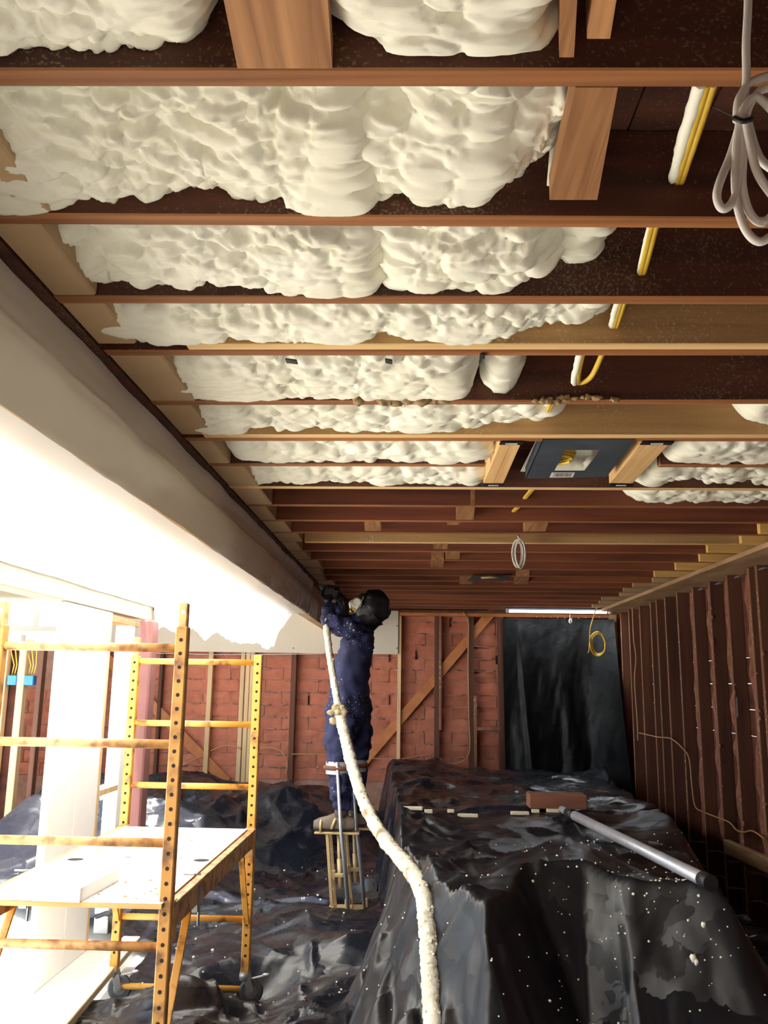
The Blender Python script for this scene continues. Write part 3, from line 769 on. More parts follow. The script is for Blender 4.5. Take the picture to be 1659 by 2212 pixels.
foam(1, [(738, 20), (775, 80), (830, 112), (890, 138), (950, 136), (1000, 132), (1050, 146), (1100, 148), (1130, 110), (1142, 50), (1152, -30)], 'big-lobed cream spray foam mound at the top edge, right of the flat block', 105, lump=1.45, belly=0.0, gpow=0.85)
foam(2, [(-40, 440), (0, 450), (40, 462), (100, 455), (150, 428), (200, 414), (250, 402), (310, 394), (380, 388), (480, 386), (530, 408), (600, 412), (640, 420), (700, 446), (740, 462), (775, 458), (798, 420), (808, 300), (812, 200)], 'long cream spray foam mound in the second bay, left of the middle gap', 3, belly=0.045)
foam(2, [(806, 300), (830, 380), (880, 395), (945, 428), (1030, 428), (1050, 395), (1120, 335), (1180, 285), (1225, 215), (1230, 170)], 'cream spray foam mound with fat lobes in the second bay, right of the middle gap', 4, lump=1.5, belly=0.05)
foam(3, [(110, 500), (180, 555), (215, 580), (270, 574), (330, 596), (420, 600), (500, 597), (560, 605), (680, 620), (780, 626), (815, 604), (824, 560), (828, 500)], 'long cream spray foam mound in the third bay, left of the gap', 5, belly=0.04)
foam(3, [(828, 520), (850, 585), (880, 600), (950, 616), (1010, 626), (1050, 612), (1110, 582), (1160, 562), (1178, 510)], 'cream spray foam mound in the third bay, right of the gap', 6, lump=1.25, belly=0.05)
foam(3, [(1180, 500), (1195, 548), (1230, 556), (1262, 550), (1285, 520), (1300, 495)], 'thin dusty tongue of spray foam at the right end of the third bay', 7, lump=0.8, belly=0.01, wfrac=0.7)
foam(4, [(215, 665), (260, 700), (290, 740), (350, 758), (430, 748), (460, 736), (500, 720), (560, 716), (640, 722), (700, 736), (780, 734), (830, 726), (900, 731), (1000, 731), (1060, 722), (1110, 704), (1150, 690), (1210, 676), (1300, 662)], 'wide cream spray foam mound in the fourth bay, above the pale double joist', 8, res=0.0065, belly=0.045)
foam(5, [(300, 785), (330, 800), (382, 818), (400, 828), (430, 850), (470, 860), (540, 868), (600, 845), (650, 836), (720, 850), (780, 842), (850, 856), (930, 860), (985, 864), (1000, 830), (1008, 790)], 'cream spray foam mound in the fifth bay, above the bark-edged joist', 9, res=0.0075, belly=0.04)
foam(5, [(1066, 800), (1072, 838), (1085, 848), (1098, 840), (1104, 800)], 'small smooth foam blob beside a block in the fifth bay', 10, res=0.0075, wfrac=0.5)
foam(6, [(425, 905), (445, 922), (470, 935), (520, 926), (600, 906), (650, 914), (700, 906), (800, 921), (850, 912), (900, 930), (950, 921), (1000, 906), (1100, 892), (1180, 888), (1200, 880)], 'long low cream spray foam mound in the sixth bay, above a pale joist', 11, res=0.008)
foam(6, [(1585, 872), (1620, 904), (1659, 912), (1720, 914)], 'cream spray foam lump at the right edge of the photo, sixth bay', 12, res=0.008)
foam(7, [(515, 975), (530, 986), (560, 990), (640, 985), (760, 986), (850, 981), (930, 986), (1000, 1000), (1050, 998), (1062, 980)], 'cream spray foam strip in the seventh bay, left of the ceiling plate', 13, res=0.009)
foam(7, [(1440, 968), (1470, 982), (1500, 986), (1560, 986), (1659, 979), (1740, 978)], 'cream spray foam strip in the seventh bay, right of the ceiling plate', 14, res=0.009)
foam(8, [(530, 1030), (545, 1040), (600, 1027), (700, 1027), (800, 1028), (830, 1042), (870, 1028), (960, 1032), (1040, 1038), (1048, 1030)], 'narrow cream spray foam strip in the eighth bay, left of the ceiling plate', 15, res=0.01)
foam(8, [(1375, 1030), (1392, 1040), (1450, 1030), (1520, 1028), (1659, 1028), (1740, 1028)], 'narrow cream spray foam strip in the eighth bay, right of the ceiling plate', 16, res=0.01)
foam(9, [(1355, 1058), (1380, 1068), (1430, 1072), (1500, 1070), (1600, 1072), (1740, 1070)], 'last thin strip of spray foam, in the ninth bay at the right', 17, res=0.011)
# foam caught on the tan boards beside the second block
b = MB(); p = at(1206, 268, y=1.50)
b.ball((p.x, 1.47, p.z+0.02), (0.028, 0.03, 0.05), 14, 10, wob=0.12, seed=3)
q = at(1186, 400, y=1.49); b.tube([(p.x-0.004, 1.46, p.z-0.01), ((p.x+q.x)/2-0.004, 1.475, (p.z+q.z)/2), (q.x, 1.49, q.z)], [0.012, 0.008, 0.005], 8, wob=0.25, seed=4)
tag(b.build('foam_dribble', M['foam']), 'dribble of cream foam down the left side of the slanted block', 'spray foam')
# dirty foam crust on the broken edge of the fifth joist
b = MB(); rnd = random.Random(4)
for i in range(46):
    px = rnd.uniform(765, 975); p = jnear(5, px, rnd.uniform(846, 872))
    b.ball((p.x, p.y-0.006, max(p.z, HC-0.004)), (rnd.uniform(.01, .028), rnd.uniform(.008, .016), rnd.uniform(.006, .016)), 7, 5, wob=0.35, seed=i)
for i in range(14):
    px = rnd.uniform(1120, 1330); p = jnear(5, px, rnd.uniform(858, 868))
    b.ball((p.x, p.y-0.004, max(p.z, HC-0.002)), (rnd.uniform(.008, .02), .008, rnd.uniform(.005, .014)), 7, 5, wob=0.35, seed=i)
tag(b.build('bark_crust', M['ochre']), 'brown crumbly crust along the broken edge of the fifth joist', 'bark', kind='stuff')

# ================================================================== CEILING FITTINGS
# steel housing plate with a square hole
zc = HC-0.004
A = [at(px, py, z=zc) for px, py in ((1172, 950), (1370, 950), (1309, 1030), (1135, 1034))]
B = [at(px, py, z=zc) for px, py in ((1221, 972), (1297, 972), (1262, 1018), (1197, 1018))]
t = thing('ceiling_plate', 'dark steel mounting plate with a square hole and barcode sticker between two joists', 'mounting plate', (A[0]+A[2])/2)
b = MB(); up_ = Vector((0, 0, 0.003))
vs = A+B+[p+up_ for p in A]+[p+up_ for p in B]; fs = []
for i in range(4):
    j = (i+1) % 4; fs += [(i, j, 4+j, 4+i), (8+i, 12+i, 12+j, 8+j), (4+i, 4+j, 12+j, 12+i), (i, 8+i, 8+j, j)]
b.add(vs, fs)
for (i, j) in ((0, 3), (1, 2)):                       # bent-up flanges
    p, q = A[i], A[j]; h = Vector((0, 0, 0.05)); s_ = Vector((0.003, 0, 0))
    b.add([p, q, q+h, p+h, p+s_, q+s_, q+h+s_, p+h+s_], [(0, 1, 2, 3), (5, 4, 7, 6), (3, 2, 6, 7), (0, 4, 5, 1), (1, 5, 6, 2), (0, 3, 7, 4)])
b.build('plate', M['steel_blue'], t)
L0 = [at(px, py, z=zc-0.0012) for px, py in ((1192, 1020.5), (1242, 1020.5), (1237, 1031), (1187, 1031.5))]
b = MB(); b.add(L0, [(0, 1, 2, 3)]); sk = b.build('barcode_sticker', M['label'], t)
b = MB(); rnd = random.Random(2)
u0 = 0.12
while u0 < 0.86:
    w = rnd.choice((0.012, 0.02, 0.032))
    g = lambda u, v: (L0[0]*(1-u)*(1-v)+L0[1]*u*(1-v)+L0[2]*u*v+L0[3]*(1-u)*v) - Vector((0, 0, 0.0006))
    b.add([g(u0, .2), g(u0+w, .2), g(u0+w, .8), g(u0, .8)], [(0, 1, 2, 3)]); u0 += w+rnd.choice((0.014, 0.022))
b.add([g(.05, .1), g(.95, .1), g(.95, .16), g(.05, .16)], [(0, 1, 2, 3)]); b.build('barcode', M['hole'], sk)
# coil of cable seen through the hole
c = (B[0]+B[2])/2 + Vector((-0.07, 0.02, 0.006)); b = MB()
pts = [c+Vector((0.055*math.cos(a*0.35)+0.002*a/6, 0.055*math.sin(a*0.35), 0.0006*a)) for a in range(56)]
b.tube(pts, 0.007, 6); tag(b.build('cable_coil', M['cable_y']), 'small yellow cable coil lying inside the square hole of the steel plate', 'cable')
# foam seen through the hole
k = 8; xx0, xx1 = A[3].x, A[1].x
nu, nv = 50, 50; X, Yy = np.meshgrid(np.linspace(xx0, xx1, nu), np.linspace(A[0].y+0.02, 3.84, nv), indexing='ij')
D = caps(X, Yy, 260, 0.02, 0.05, 0.7, 77)
b = MB(); b.grid(np.stack([X, Yy, np.minimum(HC+0.095+0.03*np.sin(X*9)-D*1.2-0.10*np.clip((Yy-3.72)/0.12, 0, 1), HC+0.18).clip(HC+0.072)], -1), flip=True); tag(b.build('spray_foam', M['foam']), 'spray foam bulging above the square hole of the steel plate', 'spray foam', 'spray foam between the joists')
# doubled pine blocks either side with black hangers
for nm, pa, lab in (('L', [(1082, 957), (1126, 957), (1086, 1047), (1044, 1047)], 'doubled pine block left of the steel ceiling plate'),
                    ('R', [(1386, 957), (1448, 957), (1364, 1047), (1316, 1047)], 'doubled pine block right of the steel ceiling plate')):
    Q = [at(px, py, z=HC-0.002) for px, py in pa]
    t = thing('pine_block', lab, 'wood block', (Q[0]+Q[2])/2, 'pine blocks beside the ceiling plate')
    for s in range(2):
        f0, f1 = s*0.5+0.01*s, s*0.5+0.49
        P4 = [Q[0].lerp(Q[1], f0), Q[0].lerp(Q[1], f1), Q[3].lerp(Q[2], f1), Q[3].lerp(Q[2], f0)]
        b = MB(); h = Vector((0, 0, 0.09)); vs = P4+[p+h for p in P4]
        b.add(vs, [(3, 2, 1, 0), (4, 5, 6, 7)]+[(i, (i+1) % 4, (i+1) % 4+4, i+4) for i in range(4)]); b.build('timber', M['pine_y'], t)
    for (i, j, dy) in ((0, 1, -0.02), (3, 2, 0.02)):
        p, q = Q[i], Q[j]; b = MB()
        b.box((min(p.x, q.x)-0.006, min(p.y, q.y)-0.028, HC-0.008), (max(p.x, q.x)+0.006, max(p.y, q.y)+0.006, HC-0.003), 0.001); h = b.build('hanger', M['black'], t)
        cx = (p.x+q.x)/2; cy = min(p.y, q.y)-0.011; b = MB(); b.box((cx-0.022, cy-0.006, HC-0.0095), (cx+0.022, cy+0.006, HC-0.008)); b.build('hanger_label', M['label'], h)

# a second plate far down the room
t = thing('ceiling_plate', 'small dark plate with a yellow cable between far joists, near the fluorescent lamp', 'mounting plate', at(1055, 1252, z=HC))
Q = [at(px, py, z=HC-0.004) for px, py in ((1020, 1244), (1104, 1244), (1088, 1256), (1006, 1256))]; b = MB(); h = Vector((0, 0, 0.004))
b.add(Q+[p+h for p in Q], [(3, 2, 1, 0), (4, 5, 6, 7)]+[(i, (i+1) % 4, (i+1) % 4+4, i+4) for i in range(4)]); b.build('plate', M['steel_blue'], t)
b = MB(); b.tube([at(1040, 1248, z=HC-0.013), at(1060, 1247, z=HC-0.014), at(1080, 1248, z=HC-0.013)], 0.008, 8); b.build('cable_end', M['cable_y'], t)

# cables through the joists
def cable_run(name, a, b_, k0, sag, label, coated=True, loop=False):
    pass
def wire(pts, r, mt, n=7, name=None, parent=None, steps=8, wob=0.0, seed=0, into=None):
    pts = [Vector(p) for p in pts]; out = []
    N = len(pts)
    for i in range(N-1):
        p0 = pts[max(i-1, 0)]; p1 = pts[i]; p2 = pts[i+1]; p3 = pts[min(i+2, N-1)]
        for s in range(steps):
            t = s/steps
            out.append(0.5*((2*p1)+(-p0+p2)*t+(2*p0-5*p1+4*p2-p3)*t*t+(-p0+3*p1-3*p2+p3)*t**3))
    out.append(pts[-1])
    b = into or MB(); b.tube(out, r, n, wob=wob, seed=seed)
    if into is None: return b.build(name, M[mt], parent)
    return b
def bay_cable(k, p_top, p_bot, label, w=0.011, foamr=0.02, drop=0.0):
    """yellow cable crossing the bay in front of joist k, with a skin of foam on its left"""
    e = jnear(k, *p_bot); d0 = ray(*p_top)
    yfar = JOISTS[k-1][0]+JW[k-1]+jslope(k-1)*e.x+0.002
    s = at(p_top[0], p_top[1], y=yfar); s.z = max(s.z, HC+0.01)
    t = thing('cable_span', label, 'cable', s, 'yellow cable spans')
    mid = (s+e)/2 - Vector((0, 0, drop))
    o = wire([s, mid, e], w*0.55, 'cable_y', name='cable', parent=t)
    o = wire([s+Vector((w*0.7, 0, 0)), mid+Vector((w*0.7, 0, 0)), e+Vector((w*0.6, 0, 0.0))], w*0.5, 'cable_y', name='cable', parent=t)
    if foamr:
        off = Vector((-foamr*0.9, -0.004, 0)); o = wire([s+off*0.8, mid+off, e+off*0.9+Vector((0, -foamr*0.5, 0))], foamr*0.8, 'foam', n=9, name='foam_skin', parent=t, wob=0.15, seed=k)
    return t
bay_cable(2, (1528, 190), (1462, 393), 'foam-caked yellow cable crossing the second bay at the right', 0.014, 0.013)
bay_cable(3, (1408, 492), (1383, 590), 'foam-flecked pair of yellow cables crossing the third bay', 0.013, 0.006)
bay_cable(4, (1342, 660), (1326, 706), 'foam-caked yellow cable crossing the fourth bay', 0.012, 0.010)
e = jnear(5, 1252, 832); s = at(1275, 776, y=JOISTS[4][0]+JW[4]+0.01)
t = thing('cable_loop', 'yellow cable hanging as a narrow loop in the fifth bay', 'cable', s, 'yellow cable spans')
wire([s+Vector((-0.02, 0, 0.02)), s.lerp(e, 0.5)+Vector((-0.02, 0, -0.01)), e+Vector((-0.004, -0.02, 0)), s.lerp(e, 0.5)+Vector((0.02, 0, -0.01)), s+Vector((0.035, 0, 0.02))], 0.008, 'cable_y', name='cable', parent=t)
wire([s+Vector((-0.028, -0.004, 0.02)), s.lerp(e, 0.5)+Vector((-0.03, 0, -0.01)), e+Vector((-0.02, -0.02, 0.0))], 0.010, 'foam', name='foam_skin', parent=t, wob=0.2)
bay_cable(6, (1192, 877), (1176, 900), 'short yellow cable stub crossing the sixth bay', 0.010, 0)
bay_cable(9, (1150, 1062), (1132, 1076), 'yellow cables crossing the ninth bay below the steel plate', 0.014, 0)
bay_cable(10, (1120, 1096), (1108, 1104), 'yellow cables crossing the tenth bay', 0.014, 0)

# big white coil hanging at the upper right
yc = 1.02
t = thing('hanging_cable_coil', 'white cable coil tied with a black strap, hanging at the upper right', 'cable', at(1600, 260, y=yc))
P_ = lambda px, py, dy=0: at(px, py, y=yc+dy)
r = 0.0056
wire([Vector((P_(1622, -60).x+0.03, yc, ZD+0.002)), P_(1622, -60), P_(1615, 40), P_(1612, 100), P_(1612, 180), P_(1600, 250), P_(1590, 330), P_(1590, 420), P_(1608, 490), P_(1640, 522), P_(1680, 500)], r, 'cable_w', name='strand', parent=t)
wire([P_(1608, 250), P_(1606, 330), P_(1604, 400), P_(1620, 460), P_(1650, 480), P_(1690, 440)], r, 'cable_w', name='strand', parent=t)
wire([P_(1600, 262, .01), P_(1580, 330, .01), P_(1556, 390), P_(1549, 425), P_(1560, 450), P_(1580, 440), P_(1596, 400), P_(1603, 330), P_(1604, 262)], r, 'cable_w', name='strand', parent=t)
wire([P_(1612, 260, -.01), P_(1624, 330, -.01), P_(1640, 380, -.01), P_(1675, 430, -.01)], r, 'cable_w', name='strand', parent=t)
wire([P_(1616, 262), P_(1632, 320), P_(1650, 352), P_(1690, 380)], r, 'cable_w', name='strand', parent=t)
wire([P_(1592, 262), P_(1596, 215), P_(1620, 180), P_(1665, 162)], r, 'cable_w', name='strand', parent=t)
wire([P_(1600, 262, -.01), P_(1610, 228, -.01), P_(1635, 210, -.01), P_(1670, 240, -.01)], r, 'cable_w', name='strand', parent=t)
wire([P_(1610, 258), P_(1620, 225), P_(1645, 195), P_(1690, 185)], r, 'cable_w', name='strand', parent=t)
wire([P_(1588, 256, -.012), P_(1605, 262, -.018), P_(1622, 258, -.012), P_(1622, 256, .012), P_(1605, 258, .018), P_(1588, 254, .012), P_(1588, 256, -.012)], 0.0035, 'black', name='tie', parent=t)
wire([P_(1600, 258), P_(1570, 245, .1), P_(1530, 225, .25), P_(1490, 205, .4)], 0.0012, 'black', n=5, name='tie_cord', parent=t)

# small coil hanging further back
yc2 = 5.25
t = thing('small_cable_coil', 'small white cable coil hanging from a pale joist mid room', 'cable', at(1121, 1190, y=yc2))
for i, (cx, wx, dy) in enumerate(((1118, 11, 0), (1121, 9, .02), (1124, 10, -.02), (1120, 6, .03), (1122, 13, .01))):
    c = at(cx, 1196, y=yc2+dy); top = at(cx, 1166, y=yc2); hh = (top.z-c.z); ww = wx/340
    pts = [c+Vector((ww*math.sin(a*2*math.pi/16), 0.01*math.cos(a), hh*math.cos(a*2*math.pi/16))) for a in range(17)]
    b = MB(); b.tube(pts, 0.0055, 6, caps=False); b.build('strand', M['cable_w'], t)
wire([at(1121, 1166, y=yc2), at(1120, 1158, y=yc2), at(1121, 1150, y=5.4)], 0.006, 'cable_w', name='hook_end', parent=t)
# coil of yellow cable in front of the black curtain
yc3 = 9.9
t = thing('yellow_cable_coil', 'yellow cable coil hanging in front of the black curtain', 'cable', at(1290, 1390, y=yc3))
for i in range(4):
    c = at(1291+i*0.7, 1391, y=yc3+0.01*i); a0 = 0.10-0.006*i
    pts = [c+Vector((a0*0.9*math.cos(a*2*math.pi/20), 0.02*math.sin(a), a0*1.35*math.sin(a*2*math.pi/20))) for a in range(21)]
    b = MB(); b.tube(pts, 0.006, 6, caps=False); b.build('strand', M['cable_y'], t)
wire([at(1292, 1298, y=yc3), at(1283, 1330, y=yc3), at(1275, 1360, y=yc3), at(1273, 1400, y=yc3), at(1270, 1411, y=yc3)], 0.006, 'cable_y', name='lead', parent=t)
wire([at(1280, 1298, y=yc3), at(1291, 1315, y=yc3)], 0.005, 'cable_y', name='lead', parent=t)

# fluorescent lamp at the back
yl = 10.0
pL = at(1096, 1320, y=yl); pR = at(1314, 1318, y=yl)
t = thing('fluorescent_lamp', 'lit fluorescent batten above the black curtain', 'lamp', (pL+pR)/2)
b = MB(); b.box((pL.x-0.03, yl-0.04, pL.z+0.028), (pR.x+0.04, yl+0.06, pL.z+0.075), 0.006); b.build('housing', M['steel_blue'], t)
b = MB(); b.tube([(pL.x+0.02, yl, pL.z), (pR.x-0.02, yl, pL.z)], 0.017, 12); b.build('tube', M['tube'], t)
for xx in (pL.x-0.015, pR.x+0.005):
    b = MB(); b.box((xx, yl-0.02, pL.z-0.02), (xx+0.025, yl+0.02, pL.z+0.03), 0.003); b.build('lamp_holder', M['label'], t)
wire([at(1230, 1290, y=yl), at(1231, 1305, y=yl), at(1231, 1338, y=yl-0.05)], 0.002, 'cable_w', n=5, name='pull_cord', parent=t)
b = MB(); p = at(1232, 1342, y=yl-0.05); b.ball(p, (0.018, 0.018, 0.03), 8, 6); b.build('pull_knob', M['cable_w'], t)
ld = bpy.data.lights.new('tube_glow', 'AREA'); ld.shape = 'RECTANGLE'; ld.size = 1.1; ld.size_y = 0.03; ld.energy = 14; ld.color = (0.9, 0.96, 1)
lo = bpy.data.objects.new('tube_glow', ld); link(lo); lo.location = ((pL.x+pR.x)/2, yl, pL.z-0.022)

# dangling cables on the back wall
def wallcable(pix, label, mt='cable_t', r=0.006, dy=0.13, seed=0):
    o = wire([at(px, py, y=YB-dy) for px, py in pix], r, mt, n=6, name='wall_cable'); tag(o, label, 'cable'); return o
wallcable([(1001, 1322), (1008, 1334), (1012, 1345), (1011, 1420), (1012, 1500), (1013, 1560), (1015, 1605), (1012, 1630), (1000, 1645), (980, 1650), (958, 1645), (950, 1638)], 'tan cable hanging beside the stud left of the curtain and looping at its foot')
wallcable([(630, 1629), (660, 1629), (700, 1630), (740, 1632), (800, 1638), (858, 1641), (880, 1637), (930, 1630)], 'tan cable slung low across the brick wall behind the man')
wallcable([(455, 1622), (480, 1612), (500, 1611), (520, 1617)], 'short tan cable bowed between two studs on the brick wall')
wallcable([(384, 1657), (410, 1645), (438, 1632)], 'short tan cable rising to the diagonal brace at the left')
wallcable([(318, 1411), (400, 1412), (450, 1414), (540, 1414), (620, 1413), (700, 1412)], 'thin white line strung under the drywall strip', 'cable_w', 0.004)
wallcable([(560, 1617), (590, 1616), (612, 1628), (620, 1650), (617, 1672)], 'tan cable curling down beside the dark stud left of the man')
o = wire([at(px, py, x=XR-0.02) for px, py in ((1366, 1312), (1369, 1380), (1374, 1420), (1371, 1470), (1377, 1560), (1378, 1600))], 0.007, 'cable_t', n=6, name='wall_cable'); tag(o, 'tan cable running down the first studs of the right wall', 'cable')
o = wire([at(px, py, x=XR-0.03) for px, py in ((1380, 1583), (1420, 1592), (1450, 1596), (1475, 1617), (1489, 1640), (1495, 1700), (1502, 1742), (1520, 1754), (1545, 1764), (1575, 1776), (1590, 1792), (1605, 1798), (1625, 1795), (1652, 1812))], 0.006, 'cable_t', n=6, name='wall_cable'); tag(o, 'pale cable zigzagging along the right wall studs to the floor', 'cable')
# ================================================================== BLACK POLY
PILE = [(-0.30, 10.0), (-0.20, 7.6), (-0.13, 6.4), (-0.10, 5.2), (-0.02, 4.5), (0.10, 3.98), (0.30, 3.64), (0.46, 3.86), (0.56, 4.1), (0.78, 4.14), (0.96, 4.02), (1.36, 3.94), (1.62, 5.4), (1.85, 7.0), (2.1, 10.0)]
def poly_sd(x, y, poly):
    d = np.full_like(x, 1e9); ins = np.zeros(x.shape, bool); n = len(poly)
    for i in range(n):
        ax, ay = poly[i]; bx, by = poly[(i+1) % n]
        ex, ey = bx-ax, by-ay
        t = np.clip(((x-ax)*ex+(y-ay)*ey)/(ex*ex+ey*ey), 0, 1)
        d = np.minimum(d, np.hypot(x-ax-t*ex, y-ay-t*ey))
        c = ((ay > y) != (by > y)) & (x < (bx-ax)*(y-ay)/((by-ay) if by != ay else 1e-9)+ax)
        ins ^= c
    return np.where(ins, -d, d)
FEET = [(-1.51, 4.93), (-0.82, 4.95), (-0.87, 3.27), (-1.56, 3.27), (-0.52, 6.74), (-0.44, 7.0)]
def floor_h(x, y):
    h = 0.02 + 0.24*creased(x, y, 21, ((0.55, 1.0), (0.24, 0.6), (0.12, 0.2)))*(0.45+0.8*fbm(x*1.0, y*1.0, 3)) - 0.03
    h += 0.13*np.exp(-(((x+1.12)/0.2)**2+((y-4.6)/0.22)**2)) + 0.10*np.exp(-(((x+0.2)/0.5)**2+((y-5.6)/0.8)**2))
    pass
    h += ridges(x, y, 71, 150, -2.2, 0.2, 3.0, 8.6, 0.045)
    m = np.ones_like(x)
    for fx, fy in FEET: m *= 1-np.exp(-(((x-fx)/0.2)**2+((y-fy)/0.2)**2))
    h = 0.006 + np.maximum(h, 0.0)*m
    # heap at the back left
    s = poly_sd(x, y, [(-3.6, 8.3), (-2.4, 8.05), (-1.6, 8.5), (-0.75, 8.9), (-0.75, 10.3), (-3.6, 10.3)])
    hp = 0.56*(1-np.clip((s+0.2)/1.15, 0, 1))**1.5
    hp = hp*(0.75+0.5*creased(x, y, 31, ((0.9, 1.0), (0.4, 0.6)))) + (0.22*(creased(x, y, 32, ((0.45, 1.0), (0.2, 0.5)))-0.4) + ridges(x, y, 72, 70, -3.4, -0.6, 7.0, 9.8, 0.07, 0.03))*np.clip(hp*4, 0, 1)
    return np.maximum(h, h*0.4+hp)
def pile_h(x, y):
    sd = poly_sd(x, y, PILE) + 0.07*(fbm(x*2.2, y*2.2, 41)-0.5)
    outer = np.where(x < 0.9, np.interp(y, [4.4, 5.6], [0.52, 0.16]), 0.6)
    base = 0.80 + 0.0*x
    s = np.clip((sd+0.05)/outer, 0, 1)
    h = base*((1-s)**1.55)
    top = np.clip(-sd/0.25, 0, 1)
    side = np.clip(1-np.abs(s-0.45)*2, 0, 1)
    h += 0.10*np.exp(-(((x-0.78)/0.22)**2+((y-4.5)/0.3)**2)) + 0.03*np.exp(-(((x-0.2)/0.5)**2+((y-8.2)/0.8)**2))
    k = np.clip(h*3, 0, 1)
    h += (creased(x, y, 43, ((0.75, 1.0), (0.33, 0.5)))-0.5)*(0.15+0.16*(1-top))*k + (creased(x, y*0.8, 44, ((0.20, 1.0), (0.09, 0.45)), 1.0)-0.5)*(0.05+0.06*np.clip((0.5-x)/0.4, 0, 1))*k
    h += ridges(x, y, 73, 70, -0.4, 1.8, 3.4, 7.5, 0.030)*k + ridges(x, y, 74, 40, -0.5, 0.45, 3.2, 4.8, 0.05)*k
    # hanging folds on the steep sides
    ang = np.arctan2(y-5.0, x-0.75)
    h += (0.02+0.15*np.clip((0.4-x)/0.4, 0, 1))*side*(np.abs(((ang*5+2.2*fbm(x*2, y*2, 47)) % 1.0)*2-1)-0.5)
    return np.maximum(h, 0.0)
def sheet(fn, x0, x1, y0, y1, step, name, mt, label, lift=0.0, keep=None):
    xs = np.arange(x0, x1+step, step); ys = np.arange(y0, y1+step, step)
    X, Y = np.meshgrid(xs, ys, indexing='ij'); Z = fn(X, Y)+lift
    b = MB()
    P = np.stack([X, Y, Z], -1)
    if keep is not None:
        nu, nv = X.shape; idx = np.arange(nu*nv).reshape(nu, nv); kp = keep(X, Y, Z)
        q = np.stack([idx[:-1, :-1], idx[1:, :-1], idx[1:, 1:], idx[:-1, 1:]], -1)
        q = q[(kp[:-1, :-1] & kp[1:, :-1] & kp[1:, 1:] & kp[:-1, 1:])]
        used = np.unique(q); rm = np.full(nu*nv, -1); rm[used] = np.arange(len(used))
    if keep is None: o = fast_mesh(name, P.reshape(-1, 3), grid_quads(*X.shape), M[mt])
    else: o = fast_mesh(name, P.reshape(-1, 3)[used], rm[q], M[mt])
    tag(o, label, 'plastic sheet'); return o
def edge_left(X, Y, Z): return (X > -1.68 - 0.12*np.sin(Y*2.1) - np.clip((Y-5.6)*1.2, 0, 3)) & (poly_sd(X, Y, PILE) > -0.1)
sheet(floor_h, -4.6, XR-0.02, 2.2, YB-0.16, 0.018, 'floor_poly', 'poly_black', 'crumpled black poly over the floor and the heap at the back left', keep=edge_left)
sheet(pile_h, -0.75, XR-0.04, 3.0, 6.08, 0.016, 'pile_cover', 'poly_pile', 'dusty black poly draped over the big pile at the front right', 0.008, keep=lambda X, Y, Z: Z > 0.03)
sheet(lambda x, y: np.maximum(pile_h(x, y)-0.014*(y < 6.3), 0), -0.6, XR-0.04, 5.9, YB-0.2, 0.025, 'back_pile_cover', 'poly_black', 'glossy black poly on the rear of the pile, tucked under the dusty front cover', 0.0, keep=lambda X, Y, Z: Z > 0.03)

def zpile(x, y): return float(pile_h(np.array([[x]]), np.array([[y]]))[0, 0])
def zfloor(x, y): return float(floor_h(np.array([[x]]), np.array([[y]]))[0, 0])
# pale lath offcuts along the seam
for i, (px, py, w) in enumerate(((892, 1767, 40), (927, 1761, 17), (978, 1765, 14), (1018, 1769, 42), (1150, 1786, 38), (1188, 1787, 16), (1228, 1786, 26))):
    p = at(px, py, z=0.84); zz = zpile(p.x, 6.06)+0.012; ww = w*6/1860
    b = MB(); b.box((p.x-ww/2, 6.04, zz), (p.x+ww/2, 6.07, zz+0.022), 0.003)
    tag(b.build('lath_offcut', M['pale_plank']), 'pale lath offcut on the seam of the pile covers, number %s from the left' % ('one', 'two', 'three', 'four', 'five', 'six', 'seven')[i], 'wood scrap', 'lath offcuts on the seam')
# white overspray specks
rnd = random.Random(21); b = MB(); n = 0
while n < 420:
    x = rnd.uniform(-0.3, 1.6); y = rnd.uniform(3.15, 5.2)
    z = zpile(x, y)
    if z < 0.1: continue
    if rnd.random() > (0.35 if y > 4.2 else 1.0)*(1.0 if x > 0.55 else 0.3): continue
    r = 0.0022*(1+abs(rnd.gauss(0, 0.8))); b.ball((x, y, z+0.009), (r*1.3, r, r), 5, 4); n += 1
for (px, py, r) in ((1520, 1999, .010), (1446, 2035, .007), (1310, 2030, .005), (1062, 2072, .005), (1486, 2058, .008), (1497, 2070, .014), (1504, 2080, .011)):
    best = None
    d = ray(px, py)
    for t in np.linspace(2.0, 8.0, 600):
        q = Vector((0, 0, CZ))+d*(t/d.y)
        if q.z < zpile(q.x, q.y)+0.008: best = q; break
    if best: b.ball(best, (r, r, r*1.4), 6, 5, wob=0.3, seed=px)
for i in range(70):
    x = rnd.uniform(-1.5, -0.3); y = rnd.uniform(4.6, 8.0); r = 0.003*(1+abs(rnd.gauss(0, 0.9)))
    b.ball((x, y, zfloor(x, y)+0.003), (r*1.4, r, r), 5, 4)
tag(b.build('foam_specks', M['foam']), 'white foam specks scattered over the black poly', 'foam specks', kind='stuff')

